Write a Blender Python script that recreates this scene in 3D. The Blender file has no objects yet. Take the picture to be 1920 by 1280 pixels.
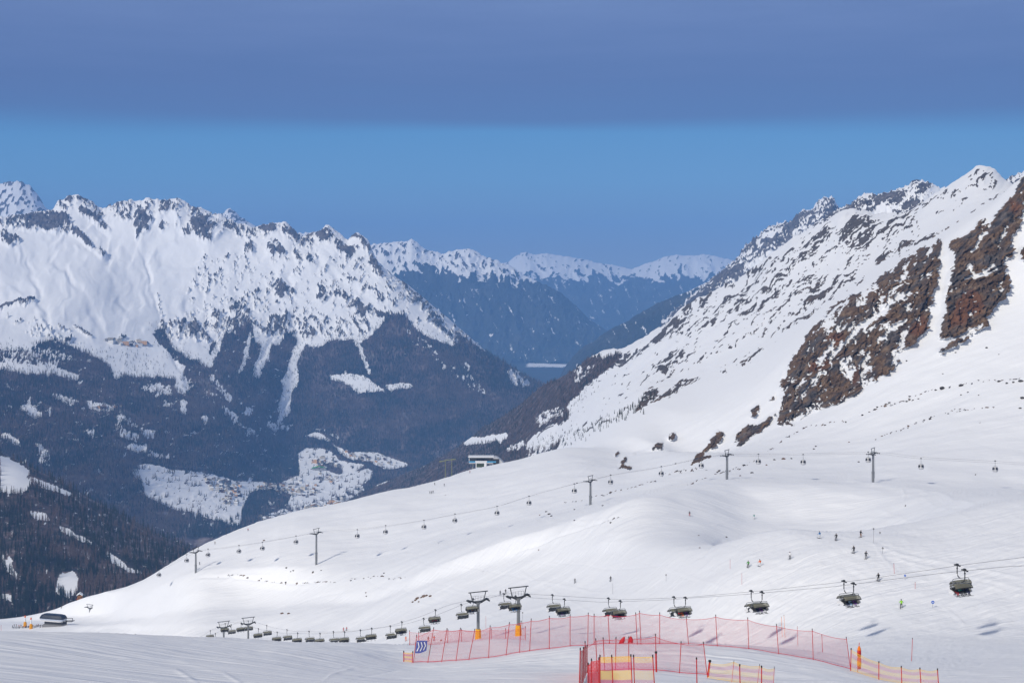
import bpy, math, random
import numpy as np

random.seed(7)
rng = np.random.default_rng(11)
S = bpy.context.scene
COL = S.collection

# ------------------------------------------------------------------ camera
F = 2667.0            # focal length in pixels of the 1920 px wide photograph
HOR = 500.0           # image row of the horizon in that photograph
cam_d = bpy.data.cameras.new('camera')
cam_d.sensor_width = 36.0
cam_d.lens = 50.0
cam_d.shift_y = -(640.0 - HOR) / 1920.0
cam_d.clip_start = 0.5
cam_d.clip_end = 90000.0
cam = bpy.data.objects.new('camera', cam_d)
COL.objects.link(cam)
cam.rotation_euler = (math.radians(90), 0, 0)
S.camera = cam
S.view_settings.view_transform = 'Standard'
S.view_settings.look = 'None'
S.view_settings.exposure = 0.0
S.view_settings.gamma = 1.0
S.view_settings.use_curve_mapping = False
S.cycles.use_denoising = True
S.cycles.denoiser = "OPENIMAGEDENOISE"
S.cycles.denoising_input_passes = "RGB_ALBEDO_NORMAL"
S.cycles.max_bounces = 6
S.cycles.diffuse_bounces = 3
S.cycles.volume_bounces = 2
S.cycles.transparent_max_bounces = 24
S.cycles.sample_clamp_indirect = 4.0

# ------------------------------------------------------------------ sun and sky
SUN = np.array([-0.50, -0.63, 0.595]); SUN /= np.linalg.norm(SUN)
sun_el = math.asin(SUN[2])
sun_rot = math.atan2(SUN[0], SUN[1])
sd = bpy.data.lights.new('sun', 'SUN')
sd.energy = 3.15
sd.angle = math.radians(5.0)
sd.color = (1.0, 0.925, 0.80)
so = bpy.data.objects.new('sun', sd)
COL.objects.link(so)
from mathutils import Vector
so.rotation_euler = Vector(SUN).to_track_quat('Z', 'Y').to_euler()

def srgb(r, g, b):
    f = lambda c: (c / 255 / 12.92) if c / 255 <= 0.04045 else ((c / 255 + 0.055) / 1.055) ** 2.4
    return (f(r), f(g), f(b), 1.0)

class NT:
    """small helper to write node trees"""
    def __init__(self, tree):
        self.t = tree; tree.nodes.clear()
    def n(self, typ, **kw):
        nd = self.t.nodes.new(typ)
        for k, v in kw.items():
            if k.startswith('i_'):
                key = k[2:]
                nd.inputs[int(key) if key.isdigit() else key.replace('_', ' ')].default_value = v
            else:
                setattr(nd, k, v)
        return nd
    def l(self, a, b): self.t.links.new(a, b)
    def math(self, op, a, b=None, c=None, clamp=False):
        nd = self.n('ShaderNodeMath', operation=op, use_clamp=clamp)
        for i, v in enumerate((a, b, c)):
            if v is None: continue
            if isinstance(v, (int, float)): nd.inputs[i].default_value = v
            else: self.l(v, nd.inputs[i])
        return nd.outputs[0]
    def mix(self, fac, a, b, blend='MIX'):
        nd = self.n('ShaderNodeMix', data_type='RGBA', blend_type=blend)
        for sock, v in ((nd.inputs[0], fac), (nd.inputs[6], a), (nd.inputs[7], b)):
            if isinstance(v, (int, float)): sock.default_value = v
            elif isinstance(v, tuple): sock.default_value = v if len(v) == 4 else v + (1.0,)
            else: self.l(v, sock)
        return nd.outputs[2]
    def ramp(self, fac, stops, interp='LINEAR'):
        nd = self.n('ShaderNodeValToRGB')
        cr = nd.color_ramp; cr.interpolation = interp
        while len(cr.elements) < len(stops): cr.elements.new(0.5)
        for el, (p, c) in zip(cr.elements, stops):
            el.position = p; el.color = c if len(c) == 4 else tuple(c) + (1.0,)
        self.l(fac, nd.inputs[0])
        return nd.outputs[0]
    def mrange(self, v, a, b, c=0.0, d=1.0, smooth=False):
        nd = self.n('ShaderNodeMapRange', clamp=True)
        if smooth: nd.interpolation_type = 'SMOOTHSTEP'
        self.l(v, nd.inputs[0])
        for i, x in enumerate((a, b, c, d)): nd.inputs[i + 1].default_value = x
        return nd.outputs[0]

W = bpy.data.worlds.new('World'); S.world = W; W.use_nodes = True
w = NT(W.node_tree)
tc = w.n('ShaderNodeTexCoord')
sep = w.n('ShaderNodeSeparateXYZ'); w.l(tc.outputs['Generated'], sep.inputs[0])
# clear air: Nishita daylight, deepened towards the colours of the band under the cloud
sky = w.n('ShaderNodeTexSky', sky_type='NISHITA', sun_disc=False, sun_elevation=sun_el,
          sun_rotation=sun_rot, altitude=2600.0, air_density=1.0, dust_density=0.3, ozone_density=2.0)
nish = w.mix(1.0, sky.outputs[0], (0.055, 0.055, 0.055), 'MULTIPLY')
# elevation as tan(el) = z / horizontal distance
hz = w.math('POWER', w.math('ADD', w.math('MULTIPLY', sep.outputs[0], sep.outputs[0]),
                            w.math('MULTIPLY', sep.outputs[1], sep.outputs[1])), 0.5)
tan = w.math('DIVIDE', sep.outputs[2], w.math('MAXIMUM', hz, 1e-4))
band = w.ramp(w.mrange(tan, 0.0, 0.12), [
    (0.0, srgb(138, 158, 186)), (0.10, srgb(130, 156, 190)), (0.25, srgb(117, 160, 203)),
    (0.50, srgb(104, 164, 213)), (0.85, srgb(86, 153, 210)), (1.0, srgb(80, 148, 208))])
clear = w.mix(0.15, band, nish)
# the high sheet of stratus that ends in a level edge some five degrees up
mp = w.n('ShaderNodeMapping'); w.l(tc.outputs['Generated'], mp.inputs[0]); mp.inputs['Scale'].default_value = (1.6, 1.6, 9.0)
n1 = w.n('ShaderNodeTexNoise', i_Scale=2.2, i_Detail=5.0, i_Roughness=0.5); w.l(mp.outputs[0], n1.inputs['Vector'])
mp2 = w.n('ShaderNodeMapping'); w.l(tc.outputs['Generated'], mp2.inputs[0]); mp2.inputs['Scale'].default_value = (3.0, 3.0, 30.0)
n2 = w.n('ShaderNodeTexNoise', i_Scale=3.0, i_Detail=6.0, i_Roughness=0.55); w.l(mp2.outputs[0], n2.inputs['Vector'])
wob = w.math('MULTIPLY', w.math('SUBTRACT', n1.outputs[0], 0.5), 0.010)
tanw = w.math('ADD', tan, wob)
soft = w.math('ADD', w.mrange(sep.outputs[0], -0.32, -0.02, 0.009, 0.0), w.mrange(sep.outputs[0], 0.02, 0.32, 0.0, 0.007))       # the edge is softer to the left
lo = w.math('SUBTRACT', 0.0935, soft)
hi = w.math('ADD', 0.1035, soft)
cm = w.n('ShaderNodeMapRange', clamp=True, interpolation_type='SMOOTHSTEP')
w.l(tanw, cm.inputs[0]); w.l(lo, cm.inputs[1]); w.l(hi, cm.inputs[2]); cm.inputs[3].default_value = 0.0; cm.inputs[4].default_value = 1.0
ccol = w.ramp(w.mrange(w.math('ADD', tan, w.math('MULTIPLY', w.math('SUBTRACT', n2.outputs[0], 0.5), 0.045)), 0.09, 0.25), [
    (0.0, srgb(90, 125, 176)), (0.25, srgb(94, 120, 171)), (0.50, srgb(106, 130, 180)), (0.62, srgb(113, 137, 186)),
    (0.8, srgb(119, 143, 191)), (1.0, srgb(123, 147, 194))])
# towards the zenith the same sheet is thinner and paler
zen = w.mix(w.mrange(sep.outputs[2], 0.15, 0.9, smooth=True), ccol, (0.27, 0.285, 0.345, 1.0))
skyc = w.mix(cm.outputs[0], clear, zen)
# below the horizon: distant snow-covered ground
below = w.mix(w.mrange(sep.outputs[2], -0.04, -0.005), (0.24, 0.28, 0.36, 1.0), skyc)
bg = w.n('ShaderNodeBackground'); w.l(below, bg.inputs[0]); bg.inputs[1].default_value = 0.95
wo = w.n('ShaderNodeOutputWorld'); w.l(bg.outputs[0], wo.inputs[0])

# ------------------------------------------------------------------ numpy noise
_P = np.random.default_rng(3).permutation(256).astype(np.int32)
_P = np.concatenate([_P, _P, _P])
_A = np.random.default_rng(4).random(256) * 2 * np.pi
_GX, _GY = np.cos(_A).astype(np.float32), np.sin(_A).astype(np.float32)
def perlin(x, y, seed=0):
    x = np.asarray(x, np.float32) + seed * 17.31; y = np.asarray(y, np.float32) + seed * 9.77
    xi = np.floor(x); yi = np.floor(y)
    fx = x - xi; fy = y - yi
    X = xi.astype(np.int32) & 255; Y = yi.astype(np.int32) & 255
    u = fx * fx * fx * (fx * (fx * 6 - 15) + 10); v = fy * fy * fy * (fy * (fy * 6 - 15) + 10)
    def g(ix, iy, dx, dy):
        h = _P[_P[ix] + iy]
        return _GX[h] * dx + _GY[h] * dy
    X1 = (X + 1) & 255; Y1 = (Y + 1) & 255
    a = g(X, Y, fx, fy); b = g(X1, Y, fx - 1, fy); c = g(X, Y1, fx, fy - 1); d = g(X1, Y1, fx - 1, fy - 1)
    return ((a + u * (b - a)) * (1 - v) + (c + u * (d - c)) * v) * 1.5
def fbm(x, y, o=4, seed=0, gain=0.5):
    s = 0; a = 1.0; t = 0
    for i in range(o):
        s = s + a * perlin(x * 2.03 ** i, y * 2.03 ** i, seed + i); t += a; a *= gain
    return s / t * 1.6
def ridge(x, y, o=4, seed=0, gain=0.5):
    s = 0; a = 1.0; t = 0
    for i in range(o):
        s = s + a * (1 - 2 * np.abs(perlin(x * 2.07 ** i, y * 2.07 ** i, seed + i))); t += a; a *= gain
    return s / t
def sstep(v, a, b):
    t = np.clip((v - a) / (b - a), 0, 1); return t * t * (3 - 2 * t)

# ------------------------------------------------------------------ maps of ground cover (rock, wood, meadow) by bearing and slope line
MX0, MY0, MW, MH = -300, 200, 2540, 1120
def blank(): return np.zeros((MH, MW), np.float32)
def poly(m, pts, val=1.0, mode='set'):
    P = np.array(pts, np.float64)
    x0, y0 = np.floor(P.min(0)).astype(int) - 1; x1, y1 = np.ceil(P.max(0)).astype(int) + 1
    x0 = max(x0, MX0); y0 = max(y0, MY0); x1 = min(x1, MX0 + MW); y1 = min(y1, MY0 + MH)
    if x1 <= x0 or y1 <= y0: return
    gx, gy = np.meshgrid(np.arange(x0, x1) + 0.5, np.arange(y0, y1) + 0.5)
    ins = np.zeros(gx.shape, bool)
    for (ax, ay), (bx, by) in zip(P, np.roll(P, -1, 0)):
        if ay == by: continue
        c = ((ay > gy) != (by > gy)) & (gx < (bx - ax) * (gy - ay) / (by - ay) + ax)
        ins ^= c
    sub = m[y0 - MY0:y1 - MY0, x0 - MX0:x1 - MX0]
    if mode == 'set': sub[ins] = val
    elif mode == 'max': sub[ins] = np.maximum(sub[ins], val)
    else: sub[ins] *= val
def stroke(m, pts, wd, val=1.0, wd2=None, taper=0):
    P = np.array(pts, np.float64); n = len(P) - 1
    for i in range(n):
        a, b = P[i], P[i + 1]
        wa = wd if wd2 is None else wd + (wd2 - wd) * (i + 0.5) / n
        x0 = max(int(min(a[0], b[0]) - wa - 2), MX0); x1 = min(int(max(a[0], b[0]) + wa + 3), MX0 + MW)
        y0 = max(int(min(a[1], b[1]) - wa - 2), MY0); y1 = min(int(max(a[1], b[1]) + wa + 3), MY0 + MH)
        if x1 <= x0 or y1 <= y0: continue
        gx, gy = np.meshgrid(np.arange(x0, x1) + 0.5, np.arange(y0, y1) + 0.5)
        d = b - a; L2 = max((d * d).sum(), 1e-6)
        t = np.clip(((gx - a[0]) * d[0] + (gy - a[1]) * d[1]) / L2, 0, 1)
        dist = np.hypot(gx - a[0] - t * d[0], gy - a[1] - t * d[1])
        k = np.clip(wa / 2 + 0.5 - dist, 0, 1)
        if taper:
            k = np.clip(1 - (2 * dist / wa) ** 2, 0, 1) ** 1.5
            along = np.hypot(*(P[1:i + 1] - P[:i]).T).sum() + t * math.sqrt(L2); tot = np.hypot(*(P[1:] - P[:-1]).T).sum()
            k = k * np.clip(along / taper, 0, 1) * np.clip((tot - along) / taper, 0, 1)
        sub = m[y0 - MY0:y1 - MY0, x0 - MX0:x1 - MX0]
        sub += (val - sub) * k
def blur(m, r):
    r = int(r)
    if r < 1: return m
    for _ in range(2):
        for ax in (0, 1):
            p = np.pad(m, [(r + 1, r) if a == ax else (0, 0) for a in (0, 1)], mode='edge')
            c = np.cumsum(p, axis=ax, dtype=np.float64)
            k = 2 * r + 1
            m = ((c[k:] - c[:-k]) if ax == 0 else (c[:, k:] - c[:, :-k])) / k
    return m.astype(np.float32)
def samp(m, px, py):
    x = np.clip(np.asarray(px) - MX0 - 0.5, 0, MW - 1.001); y = np.clip(np.asarray(py) - MY0 - 0.5, 0, MH - 1.001)
    xi = x.astype(int); yi = y.astype(int); fx = x - xi; fy = y - yi
    return (m[yi, xi] * (1 - fx) + m[yi, xi + 1] * fx) * (1 - fy) + (m[yi + 1, xi] * (1 - fx) + m[yi + 1, xi + 1] * fx) * fy

# ------------------------------------------------------------------ terrain sheets: elevation along each bearing
def pchip_slopes(x, y):
    h = np.diff(x, axis=0); dl = np.diff(y, axis=0) / h
    d = np.zeros_like(y)
    if len(x) > 2:
        w1 = 2 * h[1:] + h[:-1]; w2 = h[1:] + 2 * h[:-1]
        a, b = dl[:-1], dl[1:]
        ok = (a * b) > 0
        aa = np.where(ok, a, 1.0); bb = np.where(ok, b, 1.0)
        d[1:-1] = np.where(ok, (w1 + w2) / (w1 / aa + w2 / bb), 0.0)
    d[0] = dl[0]; d[-1] = dl[-1]
    return d
def pchip_eval(x, y, d, q):
    """x, y, d: (K, C); q: (R, C)"""
    K = len(x)
    idx = np.zeros(q.shape, int)
    for k in range(1, K - 1): idx += (q >= x[k][None])
    tk = lambda a, i: np.take_along_axis(a, i, 0)
    x0, x1 = tk(x, idx), tk(x, idx + 1); y0, y1 = tk(y, idx), tk(y, idx + 1); d0, d1 = tk(d, idx), tk(d, idx + 1)
    h = x1 - x0; t = (q - x0) / h
    return (y0 * (1 + 2 * t) * (1 - t) ** 2 + h * d0 * t * (1 - t) ** 2 + y1 * t * t * (3 - 2 * t) + h * d1 * t * t * (t - 1))
def curve(tab, px, k):
    xs = np.array(sorted(tab)); v = np.array([tab[x][k] for x in xs], float)
    x2, y2 = xs[:, None].astype(float), v[:, None]
    return pchip_eval(x2, y2, pchip_slopes(x2, y2), np.clip(px, xs[0], xs[-1])[:, None].astype(float).reshape(-1, 1))[:, 0]

class Sheet:
    def __init__(s, lines, p0, p1, ncol, nrow, base=0.12, vis_w=1.0, soft=0):
        s.px = np.linspace(p0, p1, ncol)
        LY = np.array([np.log(curve(t, s.px, 0)) for t in lines]); PY = np.array([curve(t, s.px, 1) for t in lines])
        if soft:                       # let the folds of the ground run on evenly from bearing to bearing
            def sm(A, r):
                for _ in range(2):
                    pd = np.pad(A, ((0, 0), (r + 1, r)), mode='reflect', reflect_type='odd'); cs = np.cumsum(pd, 1); A = (cs[:, 2 * r + 1:] - cs[:, :-2 * r - 1]) / (2 * r + 1)
                return A
            LY[1:-2] = sm(LY[1:-2], 16); PY[1:-2] = sm(PY[1:-2], 14)
        for k in range(1, len(LY)): LY[k] = np.maximum(LY[k], LY[k - 1] + 0.02)
        D = pchip_slopes(LY, PY)
        if soft:
            pd = np.pad(D, ((0, 0), (soft, soft)), mode='edge')
            for _ in range(2):
                cs = np.cumsum(np.pad(pd, ((0, 0), (1, 0))), 1); k = soft // 2
                pd = np.pad((cs[:, 2 * k + 1:] - cs[:, :-2 * k - 1]) / (2 * k + 1), ((0, 0), (k, k)), mode='edge')
            D = pd[:, soft:-soft]
        M = 900
        tt = np.linspace(0, 1, M)[:, None]
        q = LY[0] + (LY[-1] - LY[0]) * tt
        f = pchip_eval(LY, PY, D, q)
        runmin = np.minimum.accumulate(f, 0)
        vis = f <= runmin + 1.0
        dp = np.abs(np.diff(f, axis=0)); wgt = dp * np.where(vis[1:], vis_w, 0.12) * ((f[1:] > 250) & (f[1:] < 1330)) + base
        k = 21
        pad = np.pad(wgt, ((0, 0), (k, k)), mode='edge'); cs = np.cumsum(np.pad(pad, ((0, 0), (1, 0))), 1)
        wgt = (cs[:, 2 * k + 1:] - cs[:, :-2 * k - 1]) / (2 * k + 1)
        wgt = wgt[:, :ncol]
        cum = np.vstack([np.zeros(ncol), np.cumsum(wgt, 0)]); cum /= cum[-1]
        tr = np.linspace(0, 1, nrow)
        s.q = np.empty((nrow, ncol))
        for c in range(ncol): s.q[:, c] = np.interp(tr, cum[:, c], q[:, c])
        s.py = pchip_eval(LY, PY, D, s.q)
        s.Y = np.exp(s.q); s.PX = np.broadcast_to(s.px, s.Y.shape).copy()
        s.X = (s.PX - 960) / F * s.Y
        s.Z = (HOR - s.py) / F * s.Y
        s.ncol, s.nrow = ncol, nrow
        s.dY = None
    def ground(s, x, y):
        px = 960 + F * x / y
        c = np.clip((px - s.px[0]) / (s.px[1] - s.px[0]), 0, s.ncol - 1.001)
        i = int(c); f = c - i; lq = math.log(y)
        return (1 - f) * np.interp(lq, s.q[:, i], s.Z[:, i]) + f * np.interp(lq, s.q[:, i + 1], s.Z[:, i + 1])
    def at(s, px, Y):
        x = (px - 960) / F * Y
        return Vector((x, Y, s.ground(x, Y)))
    def hit(s, px, py, ymin=0):
        """first ground point seen at (px, py) beyond ymin"""
        c = int(np.clip(round((px - s.px[0]) / (s.px[1] - s.px[0])), 0, s.ncol - 1))
        P = HOR - F * s.Z[:, c] / s.Y[:, c]
        ok = np.where((P <= py) & (s.Y[:, c] > ymin))[0]
        i = ok[0] if len(ok) else int(np.argmin(np.where(s.Y[:, c] > ymin, P, 1e9)))
        Y = s.Y[i, c]
        if i > 0 and P[i - 1] > py and s.Y[i - 1, c] > ymin:
            t = (P[i - 1] - py) / (P[i - 1] - P[i]); Y = s.Y[i - 1, c] + t * (Y - s.Y[i - 1, c])
        return s.at(px, Y)
    def mesh(s, name, mat, attrs, parent=None):
        R, C = s.nrow, s.ncol
        Yd = s.Y if getattr(s, 'dY', None) is None else s.Y + s.dY
        co = np.stack([s.X, Yd, s.Z], -1).reshape(-1, 3).astype(np.float32)
        me = bpy.data.meshes.new(name)
        i = np.arange(R * C).reshape(R, C)
        f = np.stack([i[:-1, :-1], i[:-1, 1:], i[1:, 1:], i[1:, :-1]], -1).reshape(-1, 4)
        n = len(f)
        me.vertices.add(R * C); me.vertices.foreach_set('co', co.ravel())
        me.loops.add(n * 4); me.loops.foreach_set('vertex_index', f.ravel().astype(np.int32))
        me.polygons.add(n)
        me.polygons.foreach_set('loop_start', np.arange(0, n * 4, 4, dtype=np.int32))
        me.polygons.foreach_set('loop_total', np.full(n, 4, np.int32))
        me.polygons.foreach_set('use_smooth', np.ones(n, bool))
        for k, v in attrs.items():
            a = me.attributes.new(k, 'FLOAT', 'POINT'); a.data.foreach_set('value', np.asarray(v, np.float32).ravel())
        me.update(); me.validate()
        me.materials.append(mat)
        o = bpy.data.objects.new(name, me); COL.objects.link(o)
        o['kind'] = 'structure'
        return o

# ------------------------------------------------------------------ materials
def mat(name):
    m = bpy.data.materials.new(name); m.use_nodes = True
    return m, NT(m.node_tree)
def principled(t, col, rough=0.6, metal=0.0, spec=0.3):
    b = t.n('ShaderNodeBsdfPrincipled')
    if isinstance(col, tuple): b.inputs['Base Color'].default_value = col if len(col) == 4 else col + (1.0,)
    else: t.l(col, b.inputs['Base Color'])
    b.inputs['Roughness'].default_value = rough; b.inputs['Metallic'].default_value = metal
    b.inputs['Specular IOR Level'].default_value = spec
    o = t.n('ShaderNodeOutputMaterial'); t.l(b.outputs[0], o.inputs[0])
    return b
def plain(name, col, rough=0.6, metal=0.0, var=0.12, scale=3.0, spec=0.3):
    m, t = mat(name)
    tcn = t.n('ShaderNodeTexCoord')
    nz = t.n('ShaderNodeTexNoise', i_Scale=scale, i_Detail=4.0); t.l(tcn.outputs['Object'], nz.inputs['Vector'])
    f = t.mrange(nz.outputs[0], 0.3, 0.7, 1 - var, 1 + var)
    c = t.mix(1.0, tuple(col) + (1.0,) if len(col) == 3 else col, f, 'MULTIPLY')
    principled(t, c, rough, metal, spec)
    return m

def terrain_material(name, px_scale, bump=0.0, bump_scale=1.0, snow=(0.86, 0.875, 0.90), near=False, spruce=False):
    """snow, rock and wood floor, mixed by what grows or lies where; relief at the size of the place"""
    m, t = mat(name)
    at = lambda k: t.n('ShaderNodeAttribute', attribute_name=k).outputs['Fac']
    geo = t.n('ShaderNodeNewGeometry')
    nz = t.n('ShaderNodeTexNoise', i_Scale=1.0 / (px_scale * 2.2), i_Detail=5.0, i_Roughness=0.6)
    t.l(geo.outputs['Position'], nz.inputs['Vector'])
    big = t.n('ShaderNodeTexNoise', i_Scale=1.0 / (px_scale * 14), i_Detail=4.0); t.l(geo.outputs['Position'], big.inputs['Vector'])
    nn = t.math('MULTIPLY', t.math('SUBTRACT', nz.outputs[0], 0.5), 0.9)
    tone = t.n('ShaderNodeTexNoise', i_Scale=1.0 / (px_scale * 7.0), i_Detail=8.0, i_Roughness=0.72); t.l(geo.outputs['Position'], tone.inputs['Vector'])
    wtone = t.n('ShaderNodeTexNoise', i_Scale=1.0 / (px_scale * 22.0), i_Detail=7.0, i_Roughness=0.68); t.l(geo.outputs['Position'], wtone.inputs['Vector'])
    rk = t.mrange(t.math('ADD', at('rock'), nn), 0.42, 0.58)
    fo = t.mrange(t.math('ADD', at('wood'), nn), 0.40, 0.60)
    warm = t.math('MULTIPLY', at('warm'), t.mrange(big.outputs[0], 0.38, 0.62, 0.30, 1.0))
    grey = t.ramp(tone.outputs[0], [(0.32, (0.034, 0.031, 0.032)), (0.5, (0.105, 0.093, 0.090)), (0.68, (0.20, 0.18, 0.172))])
    brown = t.ramp(tone.outputs[0], [(0.34, (0.036, 0.026, 0.020)), (0.45, (0.115, 0.072, 0.045)), (0.55, (0.185, 0.118, 0.072)), (0.67, (0.29, 0.21, 0.145))])
    rust = t.ramp(tone.outputs[0], [(0.36, (0.07, 0.036, 0.022)), (0.62, (0.25, 0.115, 0.058))])
    rockc = t.mix(t.mrange(warm, 0.30, 0.80), grey, brown)
    rockc = t.mix(t.mrange(at('rust'), 0.25, 0.75), rockc, rust)
    woodc = t.ramp(wtone.outputs[0], [(0.34, (0.018, 0.025, 0.024)), (0.45, (0.042, 0.038, 0.036)), (0.56, (0.115, 0.084, 0.080)), (0.68, (0.25, 0.215, 0.21))])
    if spruce: woodc = t.ramp(wtone.outputs[0], [(0.35, (0.020, 0.030, 0.032)), (0.55, (0.042, 0.050, 0.052)), (0.70, (0.075, 0.080, 0.082))])
    c = t.mix(rk, tuple(snow) + (1.0,), rockc)
    c = t.mix(fo, c, woodc)
    b = principled(t, c, 0.75, 0.0, 0.12)
    # relief
    hb = t.n('ShaderNodeBump'); hb.inputs['Distance'].default_value = bump_scale; hb.inputs['Strength'].default_value = bump
    if near:
        mpn = t.n('ShaderNodeMapping'); t.l(geo.outputs['Position'], mpn.inputs[0])
        mpn.inputs['Rotation'].default_value = (0, 0, math.radians(24)); mpn.inputs['Scale'].default_value = (0.06, 0.45, 0.2)
        gz = t.n('ShaderNodeTexNoise', i_Scale=1.0, i_Detail=6.0, i_Roughness=0.62, i_Distortion=0.9); t.l(mpn.outputs[0], gz.inputs['Vector'])
        mpl = t.n('ShaderNodeMapping'); t.l(geo.outputs['Position'], mpl.inputs[0])
        mpl.inputs['Scale'].default_value = (0.035, 0.02, 0.03)
        lz = t.n('ShaderNodeTexNoise', i_Scale=1.0, i_Detail=3.0, i_Roughness=0.5); t.l(mpl.outputs[0], lz.inputs['Vector'])
        fz = t.n('ShaderNodeTexNoise', i_Scale=0.9, i_Detail=4.0, i_Roughness=0.6); t.l(mpn.outputs[0], fz.inputs['Vector'])
        mpk = t.n('ShaderNodeMapping'); t.l(geo.outputs['Position'], mpk.inputs[0])
        mpk.inputs['Rotation'].default_value = (0, 0, math.radians(-38)); mpk.inputs['Scale'].default_value = (0.02, 0.55, 0.1)
        kz = t.n('ShaderNodeTexNoise', i_Scale=1.0, i_Detail=3.0, i_Roughness=0.5, i_Distortion=1.0); t.l(mpk.outputs[0], kz.inputs['Vector'])
        hh = t.math('ADD', t.math('MULTIPLY', gz.outputs[0], 1.2), t.math('MULTIPLY', lz.outputs[0], 3.0))
        hh = t.math('ADD', hh, t.math('MULTIPLY', kz.outputs[0], 0.8))
        hh = t.math('ADD', hh, t.math('MULTIPLY', t.math('MULTIPLY', rk, nz.outputs[0]), 9.0))
        t.l(hh, hb.inputs['Height'])
    else:
        hh = t.math('MULTIPLY', nz.outputs[0], t.math('ADD', t.math('MULTIPLY', rk, 0.85), 0.15))
        t.l(hh, hb.inputs['Height'])
    t.l(hb.outputs[0], b.inputs['Normal'])
    return m
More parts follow.
